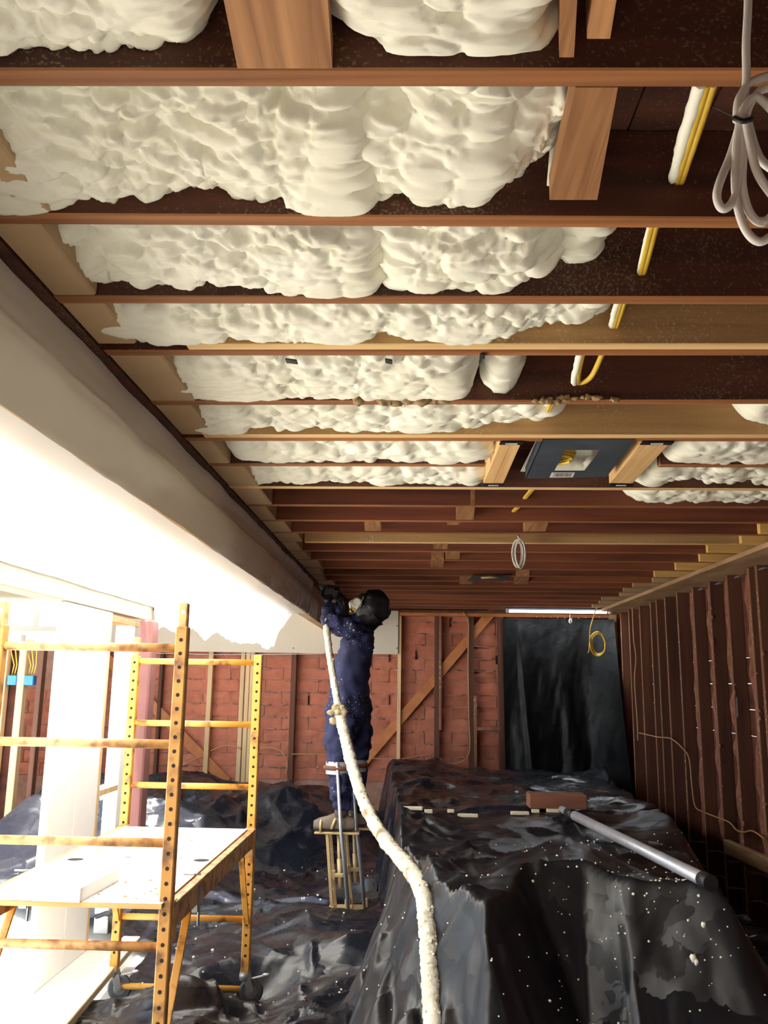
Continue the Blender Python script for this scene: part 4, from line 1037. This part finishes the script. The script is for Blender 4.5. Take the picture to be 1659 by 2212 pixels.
# black curtain over the end doorway
nu, nv = 130, 110
xa, xb = at(1088, 1500, y=YB-0.15).x, 2.36
U, V = np.meshgrid(np.linspace(0, 1, nu), np.linspace(0, 1, nv), indexing='ij')
Xc = xa+(xb-xa)*U; Zc = (HC-0.1)-(HC-0.1-0.55)*V
Yc = YB-0.14 - 0.035*np.sin(U*19+2.2*fbm(U*4, V*2, 3)*3)*(0.25+0.75*V)*0.8 - 0.06*(fbm(U*5+V*1.4, V*2.2, 5)-0.5) - 0.55*np.clip((U-0.72)/0.28, 0, 1)**2*(0.25+0.75*V) - 0.15*V**2
Yc -= 0.05*np.exp(-((U-0.14-0.10*V)/0.03)**2)*np.clip(V*2, 0, 1)
b = MB(); b.grid(np.stack([Xc, Yc, Zc], -1)); tag(b.build('black_curtain', M['poly_door']), 'black poly curtain hung over the doorway in the far right corner', 'curtain')
b = MB()
for i in range(11):
    p = at(1160+i*15, 1336-abs(5-i)*0.8, y=YB-0.18); b.ball(p, 0.006, 6, 5)
tag(b.build('staple_heads', M['label']), 'row of bright fixings along the top of the black curtain', 'fixing', kind='stuff')

# ================================================================== THINGS ON THE PILE
A = at(1213, 1748, z=0.885); B_ = at(1530, 1905, z=0.885)
t = thing('support_pole', 'grey metal telescopic pole lying across the dusty pile', 'pole', B_)
d = (A-B_); b = MB(); b.tube([B_+d*0.02, B_+d*0.9], 0.029, 16); b.build('outer_tube', M['alu'], t)
b = MB(); b.tube([B_+d*0.88, A], 0.021, 14); b.build('inner_tube', M['alu'], t)
b = MB(); b.tube([B_+d*0.865, B_+d*0.925], 0.034, 16); b.build('clamp_collar', M['black'], t)
b = MB(); b.tube([B_-d*0.012, B_+d*0.024], 0.0325, 16); b.build('end_cap', M['black'], t)
p = at(1143, 1752, z=0.83); q = at(1262, 1750, z=0.83)
zz = max(zpile(p.x+0.05*i, p.y+0.05*j) for i in range(10) for j in range(4))+0.002; b = MB(); b.box((p.x, p.y-0.02, zz), (q.x, p.y+0.15, zz+0.095), 0.006)
tag(b.build('timber_block', M['redwood'], None, loc=(p.x, p.y, zz)), 'reddish timber block lying at the far end of the grey pole', 'wood block')
p = at(1570, 1828, x=XR-0.03); q = at(1668, 1872, x=XR-0.03)
b = MB(); b.beam(p, q, 0.05, 0.10, bevel=0.006); b.build('broken_plank', M['plate'], wr)  # loose broken plank, hung on the wall with nothing under it

# ================================================================== SCAFFOLD
YN, YF = 3.275, 4.935; XL_, XRt = -1.575, -0.872
sc = thing('baker_scaffold', 'yellow rolling scaffold with a white deck at the lower left', 'scaffold', (-1.22, 4.1, 0))
def post(x, y, top, pin=None):
    b = MB(); b.box((x-0.0225, y-0.0225, 0.135), (x+0.0225, y+0.0225, top), 0.004); o = b.build('post', M['yellow_shaded' if y < 4 else 'yellow'], sc)
    hb = MB(); z = 0.24
    while z < top-0.03:
        for (nx, ny) in ((0, -1), (0, 1)):
            hb.disc((x, y+ny*0.0231, z), (nx, ny, 0), 0.0075, 10)
        z += 0.0508
    h = hb.build('pin_holes', M['hole'], o); h['kind'] = 'stuff'
    if pin:
        b = MB(); b.box((x-0.017, y-0.017, top-0.01), (x+0.017, y+0.017, pin), 0.004); ip = b.build('coupling_pin', M['rail'], o)
        b = MB(); b.disc((x, y-0.0176, pin-0.035), (0, -1, 0), 0.008, 10); b.disc((x, y+0.0176, pin-0.035), (0, 1, 0), 0.008, 10)
        hh = b.build('pin_holes', M['white'], o); hh['kind'] = 'stuff'
    return o
post(XRt, YN, 1.865, 1.955); post(XL_, YN, 1.865, 1.955); post(XRt, YF, 1.815); post(XL_, YF, 1.80, 1.905)
for y, zs in ((YN, (1.785, 1.432, 1.085, 0.735, 0.385)), (YF, (1.772, 1.430, 1.095, 0.75, 0.415, 0.07))):
    for z in zs:
        b = MB(); b.tube([(XL_+0.02, y, z), (XRt-0.02, y, z)], 0.0165, 12); b.build('rung', M['rail'] if y == YN else M['yellow'], sc)
# deck: slightly bowed board, side rails, slots
b = MB(); n = 24
xs0, xs1, ya, yb, zt = XL_+0.03, XRt-0.005, YN-0.05, YF-0.09, 0.89
xs = np.linspace(xs0, xs1, n); Pt = np.zeros((n, 2, 3)); Pb = np.zeros((n, 2, 3))
for j, y in enumerate((ya, yb)):
    Pt[:, j, 0] = xs; Pt[:, j, 1] = y; Pt[:, j, 2] = zt - 0.012*np.sin(np.pi*(xs-xs0)/(xs1-xs0))*0
    Pb[:, j] = Pt[:, j]; Pb[:, j, 2] -= 0.018
b.grid(Pt); b.box((xs0, ya, zt-0.018), (xs1, yb, zt-0.001), 0, mi=1)
o = b.build('deck', [M['platform'], M['ply']], sc)
for (px, py) in ((163, 1856), (435, 1858), (276, 1851)):
    p = at(px, py, z=zt+0.001); w = 0.035 if px != 276 else 0.02
    sb = MB(); vs = [(p.x+w*math.cos(a*math.pi/8), p.y+(0.03 if px != 276 else 0.006)*math.sin(a*math.pi/8), zt+0.0008) for a in range(16)]; sb.add(vs, [tuple(range(16))]); sb.build('hand_slot', M['hole'], o)
for x in (XL_+0.005, XRt+0.0):
    s = 1 if x > -1.2 else -1
    b = MB(); b.box((x-0.012, YN+0.024, zt-0.115), (x+0.012, YF-0.024, zt-0.012), 0.004); b.box((x-0.02, YN+0.024, zt-0.022), (x+0.03*s if s > 0 else x+0.02, YF-0.024, zt-0.008), 0.002)
    b.build('side_rail', M['rail'], sc)
    for yy in (YN+0.42,):
        b = MB(); b.box((x-0.016, yy-0.012, zt-0.14), (x+0.018, yy+0.012, zt-0.02), 0.002); b.tube([(x+0.02, yy, zt-0.01), (x+0.02, yy, zt-0.19)], 0.005, 6); b.tube([(x-0.05, yy, zt+0.004), (x+0.02, yy, zt+0.004)], 0.004, 6); b.build('locking_pin', M['grey_metal'], sc)
    b = MB(); b.beam((x, YN+0.32, zt-0.11), (x, YN+0.03, 0.36), 0.012, 0.03, up=(1, 0, 0), bevel=0.002); b.build('diagonal_brace', M['yellow'], sc)
    b = MB(); b.beam((x, YF-0.26, zt-0.11), (x, YF-0.03, 0.40), 0.012, 0.03, up=(1, 0, 0), bevel=0.002); b.build('diagonal_brace', M['yellow'], sc)
    for (yy, dz) in ((YN+0.03, 1), (YF-0.03, -1)):
        b = MB(); b.box((x-0.026, yy-0.03, zt-0.15), (x+0.026, yy+0.03, zt-0.004), 0.004); b.build('rail_bracket', M['rail'], sc)
def caster(x, y, a):
    c = bpy.data.objects.new('caster', None); link(c, sc); c.location = Vector((x, y, 0))-Vector(sc.location)
    dx, dy = math.cos(a)*0.035, math.sin(a)*0.035
    off = Vector((x, y, 0))
    def bld(b, n, mt): return b.build(n, M[mt], c)
    ax = Vector((-math.sin(a), math.cos(a), 0))
    w = MB(); wc = Vector((x+dx, y+dy, 0.0625))
    w.tube([wc-ax*0.018, wc-ax*0.012, wc+ax*0.012, wc+ax*0.018], [0.055, 0.0625, 0.0625, 0.055], 28); bld(w, 'wheel', 'rubber')
    w = MB(); w.tube([wc-ax*0.0195, wc+ax*0.0195], 0.032, 18); w.tube([wc-ax*0.034, wc+ax*0.034], 0.009, 10); bld(w, 'hub', 'grey_metal')
    w = MB()
    for s in (-1, 1):
        w.beam(wc+ax*0.027*s+Vector((0, 0, -0.012)), Vector((x+dx*0.35, y+dy*0.35, 0.128))+ax*0.025*s, 0.005, 0.036, up=ax.cross(Vector((0, 0, 1))), bevel=0.001)
    w.tube([(x, y, 0.118), (x, y, 0.137), (x, y, 0.16)], [0.03, 0.032, 0.027], 16); w.tube([(x, y, 0.14), (x, y, 0.21)], 0.018, 10); bld(w, 'fork', 'grey_metal')
    w = MB(); e = Vector((math.cos(a), math.sin(a), 0))
    w.beam(Vector((x, y, 0.12))+e*0.03, Vector((x, y, 0.135))+e*0.10, 0.022, 0.006, bevel=0.001); w.ball(Vector((x, y, 0.138))+e*0.11, (0.022, 0.016, 0.009), 10, 6); bld(w, 'brake_lever', 'alu')
caster(XRt, YF, 0.15); caster(XL_, YF, 0.15); caster(XRt, YN, 0.4); caster(XL_, YN, 0.3)
# loose white panel on the deck
P4 = [at(px, py, z=zt+0.03) for px, py in ((8, 1925), (173, 1931), (258, 1886), (92, 1873))]
b = MB(); vs = [p+Vector((0, 0, 0.018)) for p in P4]+[Vector((p.x, p.y, zt+0.001)) for p in P4]
b.add(vs, [(0, 1, 2, 3), (7, 6, 5, 4)]+[(i, i+4, (i+1) % 4+4, (i+1) % 4) for i in range(4)])
tag(b.build('foam_board_offcut', M['white'], None, loc=(P4[0]+P4[2])/2), 'white square board offcut lying on the scaffold deck', 'board')
rnd = random.Random(9); b = MB()
for i in range(50):
    x = rnd.uniform(xs0+0.03, xs1-0.03); y = rnd.uniform(ya+0.05, yb-0.05); r = rnd.uniform(.0015, .004); b.ball((x, y, zt+r*0.6), (r*2, r, r), 5, 4, wob=0.3, seed=i)
tag(b.build('deck_crumbs', M['ply']), 'small crumbs scattered on the white scaffold deck', 'debris', kind='stuff')
# planks on the floor at the left
def plank(p, q, w, th, label, z0, mt='pale_plank'):
    P = at(*p, z=z0+th); Q = at(*q, z=z0+th); P.z = Q.z = z0+th/2
    b = MB(); b.beam(P, Q, w, th, bevel=0.004); tag(b.build('floor_plank', M[mt], None, loc=(P+Q)/2), label, 'plank')
plank((100, 2235), (285, 2022), 0.10, 0.04, 'pale timber plank lying on the floor under the scaffold', 0.13)

# ================================================================== THE MAN ON STILTS
DM = 6.74
def P(px, py, dy=0.0): return at(px, py, y=DM+dy)
def skin_mesh(name, joints, edges, mt, parent=None, sub=2):
    """joints: [(point, rx, ry)], one connected skeleton, root = joint 0"""
    me = bpy.data.meshes.new(name)
    off = Vector(parent.location) if parent is not None else Vector((0, 0, 0))
    if parent is not None and parent.parent is not None: off += Vector(parent.parent.location)
    me.from_pydata([tuple(Vector(j[0])-off) for j in joints], edges, [])
    o = bpy.data.objects.new(name, me); link(o, parent)
    md = o.modifiers.new('Skin', 'SKIN'); md.use_smooth_shade = True; md.branch_smoothing = 0.6
    if not me.skin_vertices: me.attributes.new  # layer comes with the modifier
    sk = me.skin_vertices[0].data
    for i, j in enumerate(joints):
        sk[i].radius = (j[1], j[2]); sk[i].use_root = (i == 0)
    sd = o.modifiers.new('Sub', 'SUBSURF'); sd.levels = sub; sd.render_levels = sub
    me.materials.append(M[mt]); return o
man = thing('person', 'person in a navy coverall and black hood on stilts, reaching up to the beam', 'person', (-0.45, DM, 0))
J = [(P(748, 1528), .215, .18), (P(752, 1470), .21, .18), (P(763, 1412), .195, .18), (P(779, 1368), .165, .17), (P(794, 1340), .085, .09),
     (P(737, 1562, -.07), .150, .13), (P(727, 1606, -.09), .120, .11), (P(732, 1640, -.09), .085, .085), (P(737, 1700, -.09), .092, .092), (P(739, 1754, -.08), .062, .062),
     (P(768, 1566, .10), .150, .13), (P(773, 1608, .12), .120, .11), (P(768, 1644, .12), .085, .085), (P(766, 1700, .12), .088, .088), (P(764, 1754, .12), .062, .062),
     (P(787, 1366, -.14), .105, .10), (P(752, 1358, -.25), .085, .085), (P(714, 1348, -.26), .075, .075), (P(709, 1326, -.22), .062, .062), (P(709, 1306, -.18), .05, .05),
     (P(783, 1362, .13), .100, .10), (P(752, 1346, .22), .08, .08), (P(724, 1336, .22), .07, .07), (P(722, 1300, .10), .05, .05)]
E = [(0, 1), (1, 2), (2, 3), (3, 4), (0, 5), (5, 6), (6, 7), (7, 8), (8, 9), (0, 10), (10, 11), (11, 12), (12, 13), (13, 14), (3, 15), (15, 16), (16, 17), (17, 18), (18, 19), (3, 20), (20, 21), (21, 22), (22, 23)]
body = skin_mesh('coverall', J, E, 'navy', man, 3)
dt = bpy.data.textures.new('cloth_folds', 'CLOUDS'); dt.noise_scale = 0.07; dt.noise_depth = 2
dm = body.modifiers.new('Folds', 'DISPLACE'); dm.texture = dt; dm.strength = 0.075; dm.mid_level = 0.5
# hood with the head inside
hc = P(806, 1311); f = Vector((-0.80, -0.22, 0.42)).normalized()
u = Vector((0, 0, 1)) - f*f.z; u.normalize(); w = f.cross(u)
nu, nv = 30, 20; Hd = np.zeros((nu+1, nv, 3))
for i in range(nu+1):
    a = 2*math.pi*i/nu
    for j in range(nv):
        th = R_(40)+(math.pi-R_(40))*j/(nv-1)
        rr = 0.132*(1+0.05*math.sin(3*a+5*th)+0.03*math.sin(7*a-3*th))
        if j == 0: rr *= 0.97
        p = hc + f*(math.cos(th)*rr*1.05) + (u*math.cos(a)*1.04+w*math.sin(a)*0.9)*math.sin(th)*rr
        Hd[i, j] = p
b = MB(); b.grid(Hd)
nk = P(792, 1342); b.tube([hc-Vector((0.0, 0, 0.06)), (hc+nk)/2-Vector((0, 0, 0.03)), nk-Vector((0.015, 0, 0.02))], [0.112, 0.095, 0.092], 18, caps=False)
b.build('hood', M['hood'], man)
hm = MB(); mt_ = Matrix((f, w, u)).transposed()
hm.ball(hc+f*0.0, (0.10, 0.082, 0.112), 18, 14, mat=mt_)
hm.ball(hc+f*0.102-u*0.012, (0.022, 0.014, 0.022), 8, 6, mat=mt_)     # nose
for s in (-1, 1):
    hm.ball(hc+f*0.02+w*0.082*s, (0.02, 0.01, 0.03), 8, 6, mat=mt_)     # ears
    hm.ball(hc+f*0.09+w*0.032*s+u*0.022, (0.012, 0.014, 0.010), 8, 6, mat=mt_)
hm.build('head', M['skin'], man)
g = MB(); g.tube([hc+f*0.082+w*(0.085*math.sin(a))+u*0.025+f*0.035*math.cos(a) for a in np.linspace(-1.3, 1.3, 9)], 0.027, 10); g.build('goggles', M['black'], man)
rs = MB(); rs.ball(hc+f*0.115-u*0.045, (0.045, 0.05, 0.05), 14, 10, mat=mt_); r0 = rs.build('respirator', M['rubber'], man)
for s in (-1, 1):
    c0 = hc+f*0.125-u*0.05+w*0.05*s; ax = (f*0.55+w*0.8*s).normalized()
    k = MB(); k.tube([c0, c0+ax*0.03, c0+ax*0.035], [0.04, 0.045, 0.03], 16, wob=0.06, seed=3+s); k.build('filter', M['foam'], r0)
    k = MB(); k.tube([c0+ax*0.004-u*0.04, c0+ax*0.026-u*0.052], [0.024, 0.014], 10); k.build('filter_clip', M['cable_y'], r0)
st = MB(); st.tube([P(766, 1323, -.13), P(778, 1305, -.145), P(785, 1289, -.13)], 0.004, 6); st.build('head_strap', M['label'], man)
# gloves: wrist, palm, five fingers closed round the gun
def glove(wr_, grip, thumb_side, name='glove'):
    d = (grip-wr_).normalized(); side = thumb_side.normalized(); nrm = d.cross(side).normalized()
    J = [(wr_, .034, .034), (wr_+d*0.045, .040, .032), (wr_+d*0.085, .042, .028)]; E = [(0, 1), (1, 2)]
    for i, (o_, L) in enumerate(((0.033, 0.92), (0.011, 1.0), (-0.011, 0.95), (-0.032, 0.78))):
        b0 = wr_+d*0.10+side*o_; k = len(J)
        J += [(b0, .0115, .0115), (b0+d*0.035*L+nrm*0.012, .0105, .0105), (b0+d*0.045*L+nrm*0.042*L, .010, .010), (b0+d*0.025*L+nrm*0.060*L, .009, .009)]
        E += [(2, k), (k, k+1), (k+1, k+2), (k+2, k+3)]
    k = len(J); b0 = wr_+d*0.05+side*0.045
    J += [(b0, .015, .015), (b0+side*0.02+d*0.025+nrm*0.02, .012, .012), (b0+side*0.008+d*0.045+nrm*0.045, .010, .010)]
    E += [(1, k), (k, k+1), (k+1, k+2)]
    return skin_mesh(name, J, E, 'glove', man, 1)
glove(P(709, 1304, -.18), P(713, 1276, -.10), Vector((-1, 0.2, 0.1)))
glove(P(722, 1298, .10), P(722, 1270, .04), Vector((-1, -0.2, 0.1)))
# boots
for (px, dy, lab) in ((737, -.09, 0), (764, .12, 1)):
    a = P(px, 1760, dy); hz = P(740, 1788, 0).z
    b = MB()
    n = 16; prof = [(-0.10, 0.034, 0.055), (-0.06, 0.046, 0.08), (-0.01, 0.046, 0.115), (0.04, 0.045, 0.10), (0.10, 0.05, 0.075), (0.16, 0.048, 0.06), (0.20, 0.03, 0.04)]
    G = np.zeros((len(prof), n+1, 3))
    for i, (dx, w_, h_) in enumerate(prof):
        for k in range(n+1):
            th = 2*math.pi*k/n; zz = math.sin(th); zz = zz if zz > 0 else zz*0.35
            G[i, k] = (a.x-dx+0.0, a.y+w_*math.cos(th), hz+0.022+h_*max(zz, -0.3)*1.0)
    b.grid(G, flip=True)
    b.add([tuple(G[0, k]) for k in range(n)], [tuple(range(n))]); b.add([tuple(G[-1, k]) for k in range(n)], [tuple(reversed(range(n)))])
    b.tube([(a.x, a.y, hz+0.09), (a.x+0.004, a.y, hz+0.15), (a.x+0.006, a.y, hz+0.17)], [0.05, 0.052, 0.054], 14)
    bo = b.build('boot', M['boot'], man)
    b = MB(); b.box((a.x-0.20, a.y-0.046, hz), (a.x+0.10, a.y+0.046, hz+0.016), 0.006); b.build('sole', M['black'], bo)

# drywall stilts
def stilt(dx, dy, label, bottom=0.0):
    base = P(731, 1978, 0); bx = base.x+dx; y = DM+dy
    zt_ = P(740, 1790, 0).z-0.012; zb_ = bottom
    t = thing('drywall_stilt', label, 'stilt', (bx, y, zb_), 'drywall stilts')
    def V3(px, py): q = P(px, py); return Vector((q.x+dx, y, q.z))
    b = MB(); n = 26
    vs = []
    for z in (zb_+0.0, zb_+0.03):
        for k in range(n):
            a = 2*math.pi*k/n; c, s = math.cos(a), math.sin(a)
            vs.append((bx+0.15*math.copysign(abs(c)**0.6, c), y+0.065*math.copysign(abs(s)**0.8, s), z))
    b.add(vs, [tuple(reversed(range(n))), tuple(range(n, 2*n))]+[(k, (k+1) % n, n+(k+1) % n, n+k) for k in range(n)]); b.build('foot_plate', M['stilt'], t)
    b = MB(); b.box((bx-0.18, y-0.055, zt_-0.008), (bx+0.15, y+0.055, zt_+0.008), 0.004); b.build('shoe_plate', M['stilt'], t)
    for (p, q, s) in ((V3(710, 1796), V3(721, 1968), -0.03), (V3(716, 1796), V3(727, 1968), 0.03)):
        p = p+Vector((0, s, 0)); q = q+Vector((0, s, 0)); q.z = zb_+0.03
        b = MB(); b.beam(p, q, 0.016, 0.022, up=(1, 0, 0), bevel=0.002); b.build('strut', M['stilt'], t)
    p = V3(740, 1792); q = V3(757, 1966); q.z = zb_+0.03
    b = MB(); b.tube([p+Vector((0, 0.03, 0)), q+Vector((0, 0.03, 0))], 0.011, 10); b.build('strut', M['alu'], t)
    b = MB(); b.tube([V3(733, 1642)+Vector((0, -0.105, 0)), V3(741, 1792)+Vector((0, -0.085, 0)), Vector((q.x-0.003, y-0.05, zb_+0.035))], [0.012, 0.0125, 0.0125], 12); b.build('leg_pole', M['alu'], t)
    b = MB(); b.tube([V3(733, 1796), V3(737, 1905)], 0.012, 10); b.tube([V3(735, 1850), V3(738, 1912)], 0.018, 12); b.build('spring_tube', M['stilt'], t)
    b = MB(); c0 = V3(718, 1884); c1 = V3(744, 1884); b.box((c0.x, y-0.02, c0.z-0.014), (c1.x, y+0.02, c0.z+0.014), 0.004); b.box((c0.x, y-0.022, c0.z-0.035), (c0.x+0.03, y+0.022, c0.z+0.035), 0.006); b.build('bracket', M['stilt'], t)
    for px in (719, 758):
        b = MB(); c0 = V3(px, 1962); b.box((c0.x-0.02, y-0.045, zb_+0.028), (c0.x+0.02, y+0.045, zb_+0.085), 0.006); b.build('ankle_block', M['stilt'], t)
    # knee cuff
    kc = V3(734, 1655); b = MB(); n = 20; G = np.zeros((n+1, 2, 3))
    for k in range(n+1):
        a = 2*math.pi*k/n
        for j, z in enumerate((-0.045, 0.045)): G[k, j] = (kc.x+0.098*math.cos(a), kc.y-(0.085 if dy < 0 else 0)*0+0.098*math.sin(a), kc.z+z)
    G[..., 1] += (-0.0)
    b.grid(G, flip=True); b.build('knee_cuff', M['alu'], t)
    b = MB(); b.tube([(kc.x+0.102*math.cos(a), kc.y+0.102*math.sin(a), kc.z) for a in np.linspace(2.3, 6.8, 16)], 0.016, 8); b.build('knee_strap', M['strap'], t)
    b = MB(); a0 = V3(729, 1768); b.tube([(a0.x-0.03, y-0.06, zt_+0.03), (a0.x-0.01, y-0.055, zt_+0.085), (a0.x+0.0, y, zt_+0.11), (a0.x-0.01, y+0.055, zt_+0.085), (a0.x-0.03, y+0.06, zt_+0.03)], 0.010, 8)
    b.tube([(a0.x-0.11, y-0.056, zt_+0.01), (a0.x-0.11, y-0.05, zt_+0.075), (a0.x-0.11, y, zt_+0.095), (a0.x-0.11, y+0.05, zt_+0.075), (a0.x-0.11, y+0.056, zt_+0.01)], 0.010, 8); b.build('foot_strap', M['stilt'], t)
stilt(0.0, -0.09, 'tan and silver drywall stilt under the near boot of the man', 0.006)
stilt(0.10, 0.12, 'drywall stilt under the far boot, half hidden behind the near stilt', 0.006)

# spray gun
gp = P(712, 1288, -.10)
t = thing('spray_gun', 'dark spray gun caked with foam, held up against the end of the beam', 'spray gun', gp)
b = MB(); b.tube([P(717, 1296, -.11), P(712, 1284, -.11)], 0.020, 12); b.build('handle', M['black'], t)
b = MB(); b.beam(P(699, 1276, -.11), P(734, 1286, -.11), 0.075, 0.085, bevel=0.015); b.build('gun_body', M['black'], t)
b = MB(); b.tube([P(700, 1276, -.11), P(694, 1268, -.11), P(690, 1262, -.11)], [0.022, 0.016, 0.009], 12); b.build('nozzle', M['rubber'], t)
b = MB(); b.ball(P(720, 1299, -.15), (0.02, 0.012, 0.013), 8, 6, wob=0.2); b.build('foam_spatter', M['foam'], t); pass
b = MB(); b.tube([P(728, 1284, -.1), P(742, 1298, -.12), P(748, 1316, -.16), P(738, 1336, -.22)], [0.03, 0.034, 0.03, 0.026], 12, wob=0.1); b.build('dark_arm_fill', M['hood'], t)  # added dark form standing in for the far arm in shadow
b = MB(); b.tube([P(728, 1290, -.11), P(716, 1306, -.14), P(705, 1322, -.20), P(703, 1334, -.24)], 0.018, 10); b.build('hose_coupling', M['rag'], t)

# foam-caked hose
path = [(703, 1334, 6.48), (705, 1360, 6.44), (710, 1400, 6.38), (716, 1440, 6.33), (723, 1490, 6.28), (733, 1540, 6.22), (744, 1590, 6.12), (757, 1640, 6.0), (770, 1690, 5.85), (783, 1730, 5.66), (803, 1775, 5.4), (830, 1818, 5.08), (862, 1852, 4.72)]
pts = [at(px, py, y=d) for px, py, d in path]
for (px, py) in ((885, 1874), (905, 1896), (918, 1930), (922, 1962), (924, 2000), (926, 2040), (929, 2080), (931, 2120), (934, 2160), (937, 2215), (938, 2260)):
    d = ray(px, py); last = None
    for tt in np.linspace(2.6, 7.0, 900):
        q = Vector((0, 0, CZ))+d*(tt/d.y)
        if q.z < zpile(q.x, q.y)+0.035: last = q; break
    if last is None: last = Vector((0, 0, CZ))+d*(3.4/d.y)
    pts.append(last)
# smooth, then dense
for it in range(2):
    pts = [pts[0]]+[(pts[i-1]+pts[i]*2+pts[i+1])/4 for i in range(1, len(pts)-1)]+[pts[-1]]
dense = []
for i in range(len(pts)-1):
    p0, p1, p2, p3 = pts[max(i-1, 0)], pts[i], pts[i+1], pts[min(i+2, len(pts)-1)]
    for s in range(14):
        tt = s/14; dense.append(0.5*((2*p1)+(-p0+p2)*tt+(2*p0-5*p1+4*p2-p3)*tt*tt+(-p0+3*p1-3*p2+p3)*tt**3))
rnd = random.Random(33); N = len(dense)
rad = [(0.025 if i < 62 else 0.025+0.014*min(1, (i-62)/12))*(1+0.16*(mnoise.noise((i*0.22, 0, 0)))+0.10*mnoise.noise((i*0.7, 3, 0))) for i in range(N)]
hs = thing('spray_hose', 'thick hose caked in cream foam, hanging from the gun and trailing over the pile', 'hose', pts[12])
b = MB(); b.tube(dense, rad, 14, wob=0.09, seed=8); b.build('hose_jacket', M['hose'], hs)
b = MB(); kp = at(733, 1540, y=6.2)
for i in range(16):
    b.ball(kp+Vector((rnd.uniform(-.055, .045), rnd.uniform(-.04, .02), rnd.uniform(-.06, .05))), (rnd.uniform(.018, .034), rnd.uniform(.018, .03), rnd.uniform(.014, .03)), 8, 6, wob=0.3, seed=i)
b.build('tied_rag', M['rag'], hs)
b = MB()
for i in range(230):
    k = rnd.randrange(8, N-2); p = dense[k]; dr = Vector((rnd.gauss(0, 1), rnd.gauss(-0.4, 1), rnd.gauss(0, 1))).normalized()
    b.ball(p+dr*rad[k]*0.98, (rnd.uniform(.004, .010), rnd.uniform(.004, .009), rnd.uniform(.005, .013)), 5, 4, wob=0.35, seed=i)
o = b.build('foam_crust', M['hose'], hs); o['kind'] = 'stuff'
